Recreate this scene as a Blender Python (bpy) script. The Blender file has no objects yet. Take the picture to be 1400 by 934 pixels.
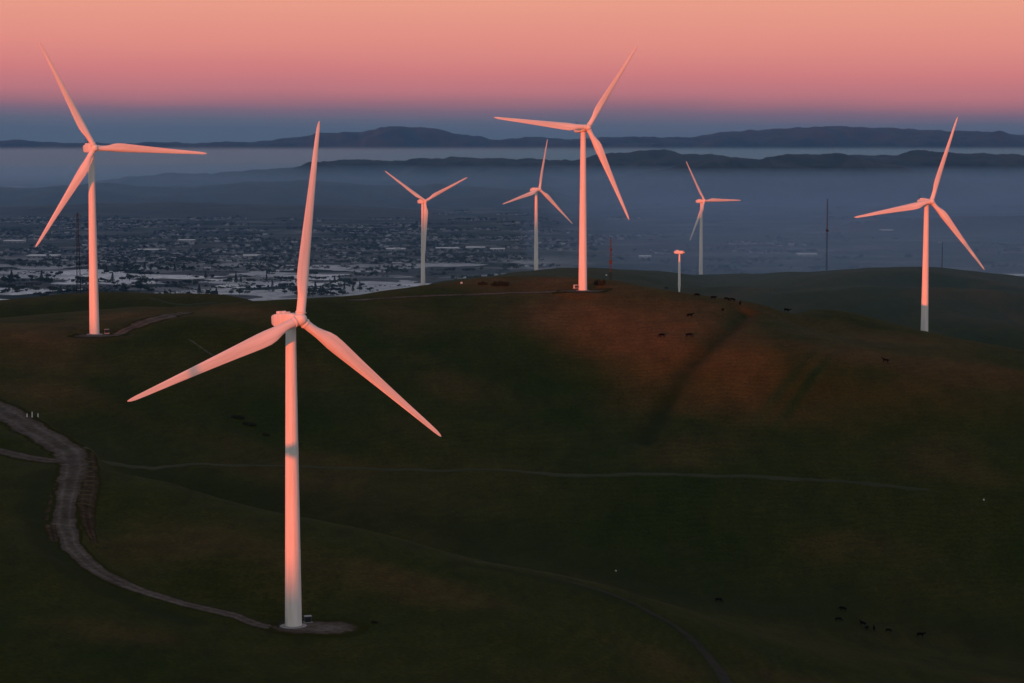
import math, random
import numpy as np

# ------------------------------------------------------------------ camera model (70 mm-class lens on a drone)
F_PX, CX, CY, HORIZON = 3000.0, 700.0, 467.0, 195.0
PITCH = math.atan((CY - HORIZON) / F_PX)
CAM_Z = 330.0                      # the drone hovers 330 m above the valley floor (z = 0)
CP, SP = math.cos(PITCH), math.sin(PITCH)

def at(px, py, dist):
    """world point seen at pixel (px, py) of the 1400x934 photograph, dist metres ahead"""
    cx, cy = (px - CX) / F_PX, -(py - CY) / F_PX
    d = np.array([cx, CP + cy * SP, -SP + cy * CP])
    return d * (dist / d[1]) + np.array([0.0, 0.0, CAM_Z])

def project(x, y, z):
    z = z - CAM_Z
    dep = y * CP - z * SP
    return CX + F_PX * x / dep, CY - F_PX * (y * SP + z * CP) / dep

# ------------------------------------------------------------------ terrain of the near hills
CTRL = [
 # bottom of the frame, near spur
 (-120,934,460),(0,934,462),(200,934,480),(400,934,490),(550,934,500),(700,934,510),(850,934,530),(1000,934,560),(1200,934,600),(1400,934,640),(1550,934,660),
 (0,860,500),(200,860,525),(397,858,546),(550,850,556),(700,850,560),(850,860,575),
 (60,760,575),(130,775,585),(250,820,566),(300,760,590),(420,780,585),(520,780,595),(640,800,594),(760,830,585),
 (-80,700,610),(0,700,625),(90,715,625),(200,700,640),(300,720,625),
 # crest of the spur
 (100,640,690),(170,640,700),(250,662,690),(330,688,672),(400,703,660),(500,722,650),(600,750,640),(700,776,630),(800,795,622),(870,816,616),(930,852,606),(980,900,590),
 (-100,610,720),(0,620,720),(60,600,740),(100,615,730),(0,555,800),(-120,550,800),
 # hollow behind the spur
 (200,640,770),(300,660,775),(400,680,775),(500,700,770),(600,725,765),(700,752,760),(800,775,752),(900,806,742),(1000,826,735),(1150,852,725),(1258,876,716),(1400,900,706),(1550,920,700),
 (1150,890,680),(1350,920,665),
 # long slope of the middle hill
 (150,600,800),(250,610,815),(400,640,812),(550,645,830),(700,645,840),(850,650,845),(1000,650,850),(1150,655,850),(1400,665,845),(1550,680,840),
 (150,540,850),(300,560,870),(450,560,885),(600,570,900),(750,570,915),(900,570,915),(1050,570,910),(1250,580,905),(1400,590,900),
 (200,490,910),(350,480,950),(500,480,970),(650,480,985),(800,480,985),(950,480,975),(1080,480,970),(1250,510,965),(1400,530,960),
 (300,440,960),(420,430,1010),(550,425,1040),(700,420,1050),(850,415,1050),(980,425,1045),(1100,449,1075),(1160,452,1080),
 # crest of the middle hill
 (380,413,1030),(450,406,1070),(520,398,1100),(580,390,1120),(640,382,1150),(700,379.5,1170),(760,380,1170),(797,397,1080),(850,385,1120),(910,397,1085),(950,404,1075),(1050,417,1085),(1100,424,1140),(1150,433,1180),(1250,459,1140),(1330,470,1110),(1400,481,1080),(1500,505,1080),
 (640,403,1080),(720,399,1085),
 # knoll of the turbine on the left
 (128,458,948),(60,455,935),(0,452,925),(-80,455,920),(190,455,945),(0,500,870),(80,490,890),(-100,520,850),
 (50,440,985),(130,436,1000),(210,432,1000),(270,424,1020),(310,414,1050),
 # dark hill behind it
 (-120,420,1400),(0,412,1420),(60,407,1440),(110,404,1450),(180,403,1460),(260,405,1450),(340,410,1430),
 (0,436,1080),(100,428,1100),(200,420,1130),
 # the far hill on the right and the back of the middle hill
 (1271,463,1222),(1400,478,1450),(1300,440,1550),(1400,440,1650),(1200,420,1650),(1300,400,1850),(1400,400,1900),
 (1080,400,1800),(1000,392,1850),
 (1150,369,2150),(1230,366,2150),(1290,367,2150),(1340,372,2130),(1400,381,2120),(1500,400,2100),
 (1080,372,2250),(1030,375,2350),(960,376,2404),(900,371,2250),(830,368,2180),(780,367,2150),(735,371,2127),(690,376,2080),(640,384,2050),(577,391,2040),
]
# plain world points (x, y, height below the camera) beyond the frame and behind the hills
EXTRA = [
 (-300,250,-150),(0,250,-135),(300,250,-170),(-500,0,-190),(0,0,-170),(500,0,-230),
 (-230,420,-150),(-330,520,-150),(-420,700,-150),(-500,900,-150),(-600,1100,-170),(-160,360,-140),
 (330,500,-190),(450,800,-190),(420,1000,-150),(520,1200,-190),
 (-250,1250,-125),(-60,1300,-150),(100,1300,-150),(230,1300,-150),(0,1500,-190),(100,1650,-185),(-150,1700,-210),
 (-450,1500,-160),(-650,1500,-230),(-400,1800,-240),(-150,2050,-200),
 (300,1400,-160),(600,1500,-200),(700,2000,-190),(850,2300,-250),
 (0,2450,-200),(300,2550,-200),(550,2500,-200),(-300,2400,-300),(0,2900,-310),(400,2900,-310),(800,2900,-320),(-600,2200,-315),(-700,2700,-330),
]
def _tps(r2):
    return np.where(r2 > 0, r2 * np.log(np.maximum(r2, 1e-12)) * 0.5, 0.0)

# the ground just beyond each crest drops out of sight
for c, dd, dz in [((380,413,1030),70,7),((450,406,1070),70,8),((520,398,1100),70,9),((580,390,1120),70,9),((640,382,1150),70,8),((700,379.5,1170),70,8),
                  ((760,380,1170),65,8),((850,386,1120),60,8),((910,397,1085),60,10),((950,404,1075),60,11),((1050,417,1085),60,12),((1100,424,1140),60,13),((1150,433,1180),60,13),
                  ((1250,459,1140),60,13),((1330,470,1110),60,13),((1400,481,1080),60,13),
                  ((1150,369,2150),120,22),((1230,366,2150),120,24),((1290,367,2150),120,24),((1340,372,2130),120,24),((1400,381,2120),120,24),
                  ((1080,372,2250),110,20),((1030,375,2350),100,18),((960,376,2404),90,18),((900,371,2250),110,20),((830,368,2180),110,20),
                  ((780,367,2150),110,20),((735,371,2127),110,18),((690,376,2080),110,16),
                  ((250,662,690),45,9),((330,688,672),45,9),((400,703,660),45,9),((500,722,650),45,7)]:
    _p = at(c[0], c[1], c[2] + dd)
    if c[2] > 2000:
        dz *= 0.55
        for back, lower in ((120, 3.0), (260, 12.0), (420, 28.0)):
            _q = at(c[0], c[1] + lower, c[2] - back)
            EXTRA.append((_q[0], _q[1], _q[2] - CAM_Z))
    EXTRA.append((_p[0], _p[1], _p[2] - CAM_Z - dz))

_pts = [tuple(at(*c)) for c in CTRL] + [(x, y, CAM_Z + z) for x, y, z in EXTRA]
_pts = np.array(_pts)
_S = 500.0
_P = _pts[:, :2] / _S
def _warp(P):
    return P
_n = len(_P)
_d2 = ((_P[:, None] - _P[None]) ** 2).sum(-1)
_A = np.zeros((_n + 3, _n + 3))
_A[:_n, :_n] = _tps(_d2) + np.eye(_n) * 6e-4
_A[:_n, _n] = 1; _A[:_n, _n + 1:] = _P; _A[_n, :_n] = 1; _A[_n + 1:, :_n] = _P.T
_w = np.linalg.solve(_A, np.concatenate([_pts[:, 2], [0, 0, 0]]))

def base_height(x, y):
    x = np.asarray(x, float); y = np.asarray(y, float)
    sh = x.shape; x = x.ravel(); y = y.ravel()
    out = np.empty(len(x))
    for i in range(0, len(x), 20000):
        q = np.stack([x[i:i + 20000], y[i:i + 20000]], 1) / _S
        d2 = ((q[:, None] - _P[None]) ** 2).sum(-1)
        out[i:i + 20000] = _tps(d2) @ _w[:_n] + _w[_n] + q @ _w[_n + 1:]
    return out.reshape(sh)

# ------------------------------------------------------------------ numpy value noise
_rs = np.random.RandomState(11)
_LAT = _rs.rand(256, 256)
def vnoise(x, y):
    xi = np.floor(x).astype(int); yi = np.floor(y).astype(int)
    fx = x - xi; fy = y - yi
    fx = fx * fx * fx * (fx * (fx * 6 - 15) + 10); fy = fy * fy * fy * (fy * (fy * 6 - 15) + 10)
    a = _LAT[xi & 255, yi & 255]; b = _LAT[(xi + 1) & 255, yi & 255]
    c = _LAT[xi & 255, (yi + 1) & 255]; d = _LAT[(xi + 1) & 255, (yi + 1) & 255]
    return (a * (1 - fx) + b * fx) * (1 - fy) + (c * (1 - fx) + d * fx) * fy - 0.5
def fbm(x, y, oct=4, gain=0.5):
    s = 0; a = 1.0
    for o in range(oct):
        s = s + a * vnoise(x * 2 ** o + 17.3 * o, y * 2 ** o + 5.1 * o); a *= gain
    return s

# ------------------------------------------------------------------ sun direction (low sunset sun behind the drone's left shoulder)
SUN_AZ, SUN_EL = math.radians(25.0), math.radians(0.5)
TO_SUN = np.array([-math.sin(SUN_AZ) * math.cos(SUN_EL), -math.cos(SUN_AZ) * math.cos(SUN_EL), math.sin(SUN_EL)])

def hit(px, py, fn, d0=395.0, d1=2900.0, step=1.5):
    """where the view ray through a pixel first meets the height field fn"""
    ds = np.arange(d0, d1, step)
    one = at(px, py, 1.0) - np.array([0, 0, CAM_Z])
    x = one[0] * ds; y = one[1] * ds; z = CAM_Z + one[2] * ds
    g = fn(x, y)
    k = np.nonzero(z <= g)[0]
    if not len(k):
        k = [int(np.argmin(z - g))]
    i = int(k[0])
    return np.array([x[i], y[i], float(g[i])])

# ------------------------------------------------------------------ dirt roads: centre lines on the terrain, benched into the slope
def smooth_line(pts, step=1.6):
    p = np.array(pts, float)
    d = np.concatenate([[0], np.cumsum(np.linalg.norm(np.diff(p[:, :2], axis=0), axis=1))])
    t = np.arange(0, d[-1], step)
    q = np.stack([np.interp(t, d, p[:, k]) for k in range(p.shape[1])], 1)
    n = 9
    ker = np.hanning(n + 2)[1:-1]; ker /= ker.sum()
    for _ in range(2):
        e = np.concatenate([np.repeat(q[:1], n // 2, 0), q, np.repeat(q[-1:], n // 2, 0)])
        q = np.stack([np.convolve(e[:, k], ker, 'valid') for k in range(q.shape[1])], 1)
    return q

def road_line(pix):
    """pixel list (px, py, half width) -> smoothed rows x, y, z, half width"""
    r = []
    for px, py, hw in pix:
        h = hit(px, py, base_height)
        r.append([h[0], h[1], h[2], hw])
    return smooth_line(r)

ROADS = {
 'service': road_line([(-70,528,6.0),(0,561,7.0),(45,588,6.6),(95,618,6.2),(101,640,4.6),(92,680,3.5),(87,715,3.3),(98,750,2.8),(130,780,2.7),(180,806,2.5),(240,825,2.3),(300,838,2.1),(350,850,2.2),(385,862,2.6)]),
 'spur': road_line([(-70,604,3.4),(0,618,3.6),(50,629,4.0),(80,632,4.4),(104,632,4.6)]),
 'knoll': road_line([(128,464,3.0),(175,451,3.4),(200,441,4.6),(225,433,6.0),(255,427,4.0)]),
 'crest': road_line([(470,411,1.6),(540,407,1.6),(600,404,1.7),(650,402,1.7),(720,400,1.8),(797,399,2.6)]),
}
BENCH = ['service', 'spur', 'knoll']
_RP = np.concatenate([ROADS[k] for k in BENCH])

def pad_spots():
    return [(397, 860, 8.5), (128, 460, 9.0), (797, 399, 9.0)]
_PADS = []
for _px, _py, _r in pad_spots():
    _h = hit(_px, _py, base_height)
    _PADS.append((_h[0], _h[1], _h[2], _r))

_GUL = np.array([hit(px, py, base_height)[:2] for px, py in [(1018,424),(1000,445),(972,470),(945,495),(925,525),(905,560),(880,600)]])
def seg_dist(x, y, line):
    best = np.full(x.shape, 1e9)
    for a, b in zip(line[:-1], line[1:]):
        ab = b - a; L = (ab ** 2).sum()
        t = np.clip(((x - a[0]) * ab[0] + (y - a[1]) * ab[1]) / L, 0, 1)
        best = np.minimum(best, np.hypot(x - a[0] - t * ab[0], y - a[1] - t * ab[1]))
    return best

def sstep(a, b, v):
    t = np.clip((v - a) / (b - a), 0, 1)
    return t * t * (3 - 2 * t)

def ground_height(x, y):
    x = np.asarray(x, float); y = np.asarray(y, float)
    sh = x.shape; x = x.ravel(); y = y.ravel()
    z = base_height(x, y)
    amp = 1 - 0.75 * np.exp(-((z - CAM_Z + 78) / 14) ** 2)
    amp = amp * (1 - 0.7 * np.exp(-((x - 125) ** 2 + (y - 980) ** 2) / 130.0 ** 2))
    z = z + amp * 2.0 * fbm(x / 60, y / 60, 3) + 0.30 * fbm(x / 9 + 50, y / 9, 3)
    # cattle terracettes and shallow erosion rills running down the slopes
    z = z + 0.35 * amp * fbm(x / 34 + 9, y / 150 + 3, 3)
    g = seg_dist(x, y, _GUL)
    z = z - 3.2 * np.exp(-(g / 5.5) ** 2) * (1 + 0.3 * fbm(x / 12, y / 12, 2))
    # roads benched into the slope
    lo, hi = _RP[:, :2].min(0) - 16, _RP[:, :2].max(0) + 16
    m = np.nonzero((x > lo[0]) & (x < hi[0]) & (y > lo[1]) & (y < hi[1]))[0]
    for i in range(0, len(m), 8000):
        k = m[i:i + 8000]
        d2 = (x[k, None] - _RP[None, :, 0]) ** 2 + (y[k, None] - _RP[None, :, 1]) ** 2
        j = d2.argmin(1)
        d = np.sqrt(d2[np.arange(len(k)), j]); hw = _RP[j, 3]
        w = 1 - sstep(hw + 0.4, hw + 7.5, d)
        z[k] = z[k] * (1 - w) + _RP[j, 2] * w
    for cx, cy, cz, r in _PADS:
        d = np.hypot(x - cx, y - cy)
        w = 1 - sstep(r, r + 9, d)
        z = z * (1 - w) + cz * w
    return z.reshape(sh)
# === BPY
import bpy, bmesh
from mathutils import Vector, Matrix
sc = bpy.context.scene
COL = sc.collection
rng = random.Random(5)

# ------------------------------------------------------------------ helpers
class MB:
    """collects shapes and links them as ONE mesh object"""
    def __init__(s):
        s.v, s.f, s.m = [], [], []
    def add(s, verts, faces, mi=0):
        b = len(s.v)
        s.v += [tuple(map(float, p)) for p in verts]
        s.f += [tuple(b + i for i in f) for f in faces]
        s.m += [mi] * len(faces)
    def loft(s, rings, cap0=True, cap1=True, mi=0, closed=True):
        n = len(rings[0]); vs = [p for r in rings for p in r]; fs = []
        for a in range(len(rings) - 1):
            for i in range(n if closed else n - 1):
                j = (i + 1) % n
                fs.append((a * n + i, a * n + j, (a + 1) * n + j, (a + 1) * n + i))
        if cap0: fs.append(tuple(range(n))[::-1])
        if cap1: fs.append(tuple((len(rings) - 1) * n + i for i in range(n)))
        s.add(vs, fs, mi)
    def tube(s, p0, p1, r0, r1=None, n=8, mi=0, cap=True):
        r1 = r0 if r1 is None else r1
        p0, p1 = Vector(p0), Vector(p1); d = (p1 - p0).normalized()
        a = d.orthogonal().normalized(); b = d.cross(a)
        ring = lambda p, r: [p + (a * math.cos(2 * math.pi * i / n) + b * math.sin(2 * math.pi * i / n)) * r for i in range(n)]
        s.loft([ring(p0, r0), ring(p1, r1)], cap, cap, mi)
    def lathe(s, prof, n=24, mi=0, M=None):
        M = M or Matrix()
        s.loft([[M @ Vector((r * math.cos(2 * math.pi * i / n), r * math.sin(2 * math.pi * i / n), z)) for i in range(n)] for r, z in prof], True, True, mi)
    def box(s, c, d, rz=0.0, mi=0, bev=0.0):
        c = Vector(c); R = Matrix.Rotation(rz, 3, 'Z'); x, y, z = (q / 2 for q in d)
        if bev <= 0:
            P = [c + R @ Vector((i * x, j * y, k * z)) for k in (-1, 1) for i, j in ((-1, -1), (1, -1), (1, 1), (-1, 1))]
            s.add(P, [(3, 2, 1, 0), (4, 5, 6, 7), (0, 1, 5, 4), (1, 2, 6, 5), (2, 3, 7, 6), (3, 0, 4, 7)], mi)
        else:
            def ring(ex, ey, kz):
                o = []
                for sx, sy in ((-1, -1), (1, -1), (1, 1), (-1, 1)):
                    pr = [(sx * ex, sy * (ey - bev)), (sx * (ex - bev), sy * ey)]
                    if sx * sy > 0: pr = pr
                    else: pr = pr[::-1]
                    o += pr
                return [c + R @ Vector((a, b, kz)) for a, b in o]
            s.loft([ring(x - bev, y - bev, -z), ring(x, y, -z + bev), ring(x, y, z - bev), ring(x - bev, y - bev, z)], mi=mi)
    def build(s, name, mats, parent=None, smooth=False, angle=None):
        me = bpy.data.meshes.new(name)
        me.from_pydata(s.v, [], s.f)
        for m in (mats if isinstance(mats, (list, tuple)) else [mats]): me.materials.append(m)
        me.polygons.foreach_set('material_index', s.m)
        if smooth:
            me.polygons.foreach_set('use_smooth', [True] * len(me.polygons))
        me.update()
        if smooth and angle:
            bm = bmesh.new(); bm.from_mesh(me)
            for e in bm.edges:
                if len(e.link_faces) == 2 and e.calc_face_angle(0) > angle: e.smooth = False
            bm.to_mesh(me); bm.free()
        o = bpy.data.objects.new(name, me); COL.objects.link(o)
        if parent: o.parent = parent
        return o

def tag(o, label=None, cat=None, group=None, kind=None):
    for k, v in (('label', label), ('category', cat), ('group', group), ('kind', kind)):
        if v: o[k] = v
    return o
def empty(name, loc, rz=0.0):
    o = bpy.data.objects.new(name, None); COL.objects.link(o)
    o.location = loc; o.rotation_euler = (0, 0, rz); o.empty_display_size = 1
    return o
def clone(o, parent=None):
    c = o.copy(); COL.objects.link(c)
    for k in ('label', 'group'):
        if parent is not None and k in c: pass
    if parent is not None: c.parent = parent
    for ch in list(o.children): clone(ch, c)
    return c
def grid_object(name, X, Y, Z, mat):
    r, c = X.shape
    me = bpy.data.meshes.new(name)
    me.vertices.add(r * c)
    me.vertices.foreach_set('co', np.stack([X, Y, Z], -1).astype(np.float32).ravel())
    i = np.arange(r * c).reshape(r, c)
    q = np.stack([i[:-1, :-1], i[:-1, 1:], i[1:, 1:], i[1:, :-1]], -1).reshape(-1, 4)
    me.loops.add(q.size); me.polygons.add(len(q))
    me.loops.foreach_set('vertex_index', q.ravel().astype(np.int32))
    me.polygons.foreach_set('loop_start', np.arange(0, q.size, 4, dtype=np.int32))
    me.polygons.foreach_set('use_smooth', np.ones(len(q), bool))
    me.update(calc_edges=True); me.validate()
    me.materials.append(mat)
    o = bpy.data.objects.new(name, me); COL.objects.link(o)
    return o

# ------------------------------------------------------------------ materials
def new_mat(name):
    m = bpy.data.materials.new(name); m.use_nodes = True
    n = m.node_tree.nodes; b = n['Principled BSDF']
    b.inputs['Roughness'].default_value = 0.9
    b.inputs['Specular IOR Level'].default_value = 0.2
    return m, n, m.node_tree.links, b
def N(nodes, t, **kw):
    x = nodes.new(t)
    for k, v in kw.items():
        if k in x.inputs: x.inputs[k].default_value = v
        else: setattr(x, k, v)
    return x
def ramp(nodes, stops, interp='LINEAR'):
    r = nodes.new('ShaderNodeValToRGB'); r.color_ramp.interpolation = interp
    e = r.color_ramp.elements
    while len(e) < len(stops): e.new(0.5)
    for el, (p, c) in zip(e, stops):
        el.position = p; el.color = (*c, 1) if len(c) == 3 else c
    return r
def noise_mat(name, c1, c2, scale, rough=0.9, detail=6, spec=0.2, lo=0.35, hi=0.65):
    m, n, l, b = new_mat(name)
    g = N(n, 'ShaderNodeNewGeometry'); t = N(n, 'ShaderNodeTexNoise', Scale=scale, Detail=detail)
    l.new(g.outputs['Position'], t.inputs['Vector'])
    r = ramp(n, [(lo, c1), (hi, c2)]); l.new(t.outputs['Fac'], r.inputs[0])
    l.new(r.outputs[0], b.inputs['Base Color'])
    b.inputs['Roughness'].default_value = rough; b.inputs['Specular IOR Level'].default_value = spec
    return m

M = {}
def paint_mat(name, col, dirt):
    m, n, l, b = new_mat(name)
    tc = N(n, 'ShaderNodeTexCoord'); mp = N(n, 'ShaderNodeMapping'); mp.inputs['Scale'].default_value = (1.2, 1.2, 0.06)
    l.new(tc.outputs['Object'], mp.inputs['Vector'])
    t = N(n, 'ShaderNodeTexNoise', Scale=1.0, Detail=7, Roughness=0.65); l.new(mp.outputs[0], t.inputs['Vector'])
    r = ramp(n, [(0.38, dirt), (0.62, col)]); l.new(t.outputs['Fac'], r.inputs[0])
    l.new(r.outputs[0], b.inputs['Base Color'])
    b.inputs['Roughness'].default_value = 0.5; b.inputs['Specular IOR Level'].default_value = 0.25
    return m
M['paint'] = paint_mat('turbine_paint', (0.76, 0.75, 0.74), (0.63, 0.61, 0.58))
M['blade'] = paint_mat('blade_paint', (0.76, 0.74, 0.73), (0.62, 0.60, 0.57))
M['concrete'] = noise_mat('concrete', (0.26, 0.25, 0.24), (0.36, 0.35, 0.33), 1.5)
M['steel'] = noise_mat('galvanised_steel', (0.22, 0.23, 0.24), (0.34, 0.35, 0.36), 2.0, rough=0.5)
M['dark_metal'] = noise_mat('dark_metal', (0.012, 0.013, 0.015), (0.024, 0.026, 0.03), 3.0, rough=0.6, spec=0.1)
M['rust'] = noise_mat('rusty_steel', (0.045, 0.022, 0.016), (0.09, 0.045, 0.032), 2.0)
M['hide'] = noise_mat('black_cow_hide', (0.0015, 0.0015, 0.0015), (0.004, 0.0035, 0.003), 2.0, spec=0.05)
M['wood'] = noise_mat('weathered_wood', (0.03, 0.026, 0.02), (0.06, 0.05, 0.04), 3.0)
M['straw'] = noise_mat('straw', (0.045, 0.036, 0.017), (0.085, 0.066, 0.034), 4.0)
M['box_paint'] = noise_mat('cabinet_paint', (0.05, 0.055, 0.055), (0.08, 0.085, 0.085), 2.0, rough=0.5)
M['pale_box'] = noise_mat('pale_cabinet_paint', (0.5, 0.5, 0.48), (0.6, 0.6, 0.58), 2.0, rough=0.5)
M['shrub'] = noise_mat('shrub_leaves', (0.012, 0.016, 0.008), (0.03, 0.034, 0.016), 1.5)
M['bark'] = noise_mat('bark', (0.05, 0.04, 0.03), (0.09, 0.07, 0.05), 3.0)
M['tree_leaf'] = noise_mat('valley_tree_leaves', (0.016, 0.024, 0.014), (0.04, 0.05, 0.026), 0.08)

def grass_mat():
    m, n, l, b = new_mat('hill_grass')
    g = N(n, 'ShaderNodeNewGeometry')
    def noi(sc_, det=6, rough=0.55, off=0.0, stretch=None):
        src = g.outputs['Position']
        mp = N(n, 'ShaderNodeMapping'); mp.inputs['Location'].default_value = (off, off * 1.7, 0)
        if stretch: mp.inputs['Scale'].default_value = stretch
        l.new(src, mp.inputs['Vector'])
        t = N(n, 'ShaderNodeTexNoise', Scale=sc_, Detail=det, Roughness=rough); l.new(mp.outputs[0], t.inputs['Vector'])
        return t.outputs['Fac']
    big = ramp(n, [(0.34, (0.017, 0.027, 0.0035)), (0.50, (0.025, 0.030, 0.0045)), (0.66, (0.036, 0.033, 0.007))])
    l.new(noi(0.009, 5, 0.55), big.inputs[0])
    # dry grass and bare earth: patches everywhere, more of it on the thin soil of the hill tops
    sx = N(n, 'ShaderNodeSeparateXYZ'); l.new(g.outputs['Position'], sx.inputs[0])
    dat = N(n, 'ShaderNodeAttribute', attribute_name='dry')
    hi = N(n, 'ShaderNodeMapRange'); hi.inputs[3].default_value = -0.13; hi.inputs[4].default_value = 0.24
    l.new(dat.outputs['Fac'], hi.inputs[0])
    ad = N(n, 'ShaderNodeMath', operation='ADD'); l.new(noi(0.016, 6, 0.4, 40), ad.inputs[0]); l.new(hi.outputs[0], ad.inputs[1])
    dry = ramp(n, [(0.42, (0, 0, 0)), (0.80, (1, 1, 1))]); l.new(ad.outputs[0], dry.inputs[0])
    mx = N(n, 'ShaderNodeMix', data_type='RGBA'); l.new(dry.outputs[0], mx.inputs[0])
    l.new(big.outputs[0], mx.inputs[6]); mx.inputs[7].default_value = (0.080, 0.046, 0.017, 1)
    # tussocks and cattle paths: fine mottling
    fine = ramp(n, [(0.30, (0.52, 0.53, 0.52)), (0.5, (1, 1, 1)), (0.72, (1.62, 1.52, 1.36))])
    l.new(noi(0.8, 6, 0.78, 9), fine.inputs[0])
    mid = ramp(n, [(0.30, (0.72, 0.74, 0.72)), (0.55, (1, 1, 1)), (0.75, (1.22, 1.2, 1.12))])
    l.new(noi(0.11, 6, 0.65, 77, (1, 0.35, 1)), mid.inputs[0])
    a = N(n, 'ShaderNodeMix', data_type='RGBA', blend_type='MULTIPLY'); a.inputs[0].default_value = 1
    l.new(mx.outputs[2], a.inputs[6]); l.new(fine.outputs[0], a.inputs[7])
    c = N(n, 'ShaderNodeMix', data_type='RGBA', blend_type='MULTIPLY'); c.inputs[0].default_value = 1
    l.new(a.outputs[2], c.inputs[6]); l.new(mid.outputs[0], c.inputs[7])
    # cattle terracettes: thin contour-following trails
    wv = N(n, 'ShaderNodeTexNoise', Scale=0.05, Detail=3); l.new(g.outputs['Position'], wv.inputs['Vector'])
    zz1 = N(n, 'ShaderNodeMath', operation='MULTIPLY_ADD'); l.new(wv.outputs['Fac'], zz1.inputs[0]); zz1.inputs[1].default_value = 5.0; l.new(sx.outputs[2], zz1.inputs[2])
    zs = N(n, 'ShaderNodeMath', operation='MULTIPLY'); l.new(zz1.outputs[0], zs.inputs[0]); zs.inputs[1].default_value = 4.6
    sn = N(n, 'ShaderNodeMath', operation='SINE'); l.new(zs.outputs[0], sn.inputs[0])
    tr = ramp(n, [(0.0, (0.86, 0.86, 0.86)), (0.55, (1, 1, 1)), (1.0, (1.16, 1.13, 1.06))]); sm = N(n, 'ShaderNodeMapRange'); sm.inputs[1].default_value = -1; sm.inputs[2].default_value = 1
    l.new(sn.outputs[0], sm.inputs[0]); l.new(sm.outputs[0], tr.inputs[0])
    c2 = N(n, 'ShaderNodeMix', data_type='RGBA', blend_type='MULTIPLY'); l.new(noi(0.03, 3, 0.5, 63), c2.inputs[0]); l.new(c.outputs[2], c2.inputs[6]); l.new(tr.outputs[0], c2.inputs[7])
    c = c2
    # lusher gully grass, darker road bank, painted shade in hollow and track cut
    at_ = N(n, 'ShaderNodeAttribute', attribute_name='swale_shade')
    wn = N(n, 'ShaderNodeMath', operation='MULTIPLY'); l.new(at_.outputs['Fac'], wn.inputs[0])
    wr = ramp(n, [(0.25, (0.5, 0.5, 0.5)), (0.6, (1, 1, 1))]); l.new(noi(0.16, 6, 0.65, 31), wr.inputs[0]); l.new(wr.outputs[0], wn.inputs[1])
    sw = N(n, 'ShaderNodeMix', data_type='RGBA'); l.new(wn.outputs[0], sw.inputs[0]); l.new(c.outputs[2], sw.inputs[6]); sw.inputs[7].default_value = (0.013, 0.020, 0.004, 1)
    l.new(sw.outputs[2], b.inputs['Base Color'])
    b.inputs['Roughness'].default_value = 1.0; b.inputs['Specular IOR Level'].default_value = 0.05
    return m
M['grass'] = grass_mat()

def road_mat(name, c1, c2, c3):
    m, n, l, b = new_mat(name)
    g = N(n, 'ShaderNodeNewGeometry')
    def noi(sc_, det=7, rough=0.7):
        t = N(n, 'ShaderNodeTexNoise', Scale=sc_, Detail=det, Roughness=rough); l.new(g.outputs['Position'], t.inputs['Vector']); return t.outputs['Fac']
    r = ramp(n, [(0.3, c1), (0.52, c2), (0.72, c3)]); l.new(noi(0.5), r.inputs[0])
    big = ramp(n, [(0.35, (0.72, 0.68, 0.66)), (0.65, (1.12, 1.1, 1.1))]); l.new(noi(0.09, 4, 0.55), big.inputs[0])
    q = N(n, 'ShaderNodeMix', data_type='RGBA', blend_type='MULTIPLY'); q.inputs[0].default_value = 1; l.new(r.outputs[0], q.inputs[6]); l.new(big.outputs[0], q.inputs[7])
    at_ = N(n, 'ShaderNodeAttribute', attribute_name='across')
    rut = ramp(n, [(0.0, (0.78, 0.78, 0.74)), (0.18, (0.86, 0.86, 0.84)), (0.34, (1.18, 1.17, 1.16)), (0.5, (0.92, 0.9, 0.88)), (0.8, (0.8, 0.76, 0.7))]); l.new(at_.outputs['Fac'], rut.inputs[0])
    q2 = N(n, 'ShaderNodeMix', data_type='RGBA', blend_type='MULTIPLY'); q2.inputs[0].default_value = 1; l.new(q.outputs[2], q2.inputs[6]); l.new(rut.outputs[0], q2.inputs[7])
    # worn verge: gravel gives way to dirt and grass in ragged patches
    ed = N(n, 'ShaderNodeMath', operation='MULTIPLY_ADD'); l.new(noi(0.35, 6, 0.7), ed.inputs[0]); ed.inputs[1].default_value = 0.55; l.new(at_.outputs['Fac'], ed.inputs[2])
    vr = ramp(n, [(0.88, (0, 0, 0)), (1.0, (1, 1, 1))]); ed.inputs[1].default_value = 0.42; l.new(ed.outputs[0], vr.inputs[0])
    q3 = N(n, 'ShaderNodeMix', data_type='RGBA'); l.new(vr.outputs[0], q3.inputs[0]); l.new(q2.outputs[2], q3.inputs[6]); q3.inputs[7].default_value = (0.027, 0.027, 0.008, 1)
    l.new(q3.outputs[2], b.inputs['Base Color']); b.inputs['Roughness'].default_value = 1
    b.inputs['Specular IOR Level'].default_value = 0.0
    return m
M['road'] = road_mat('gravel_road', (0.062, 0.052, 0.045), (0.104, 0.088, 0.077), (0.15, 0.128, 0.113))
M['dirt'] = road_mat('bare_earth', (0.026, 0.022, 0.010), (0.060, 0.044, 0.030), (0.105, 0.074, 0.055))
M['track'] = noise_mat('worn_track', (0.021, 0.027, 0.006), (0.036, 0.036, 0.014), 0.05, lo=0.44, hi=0.68)

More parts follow.
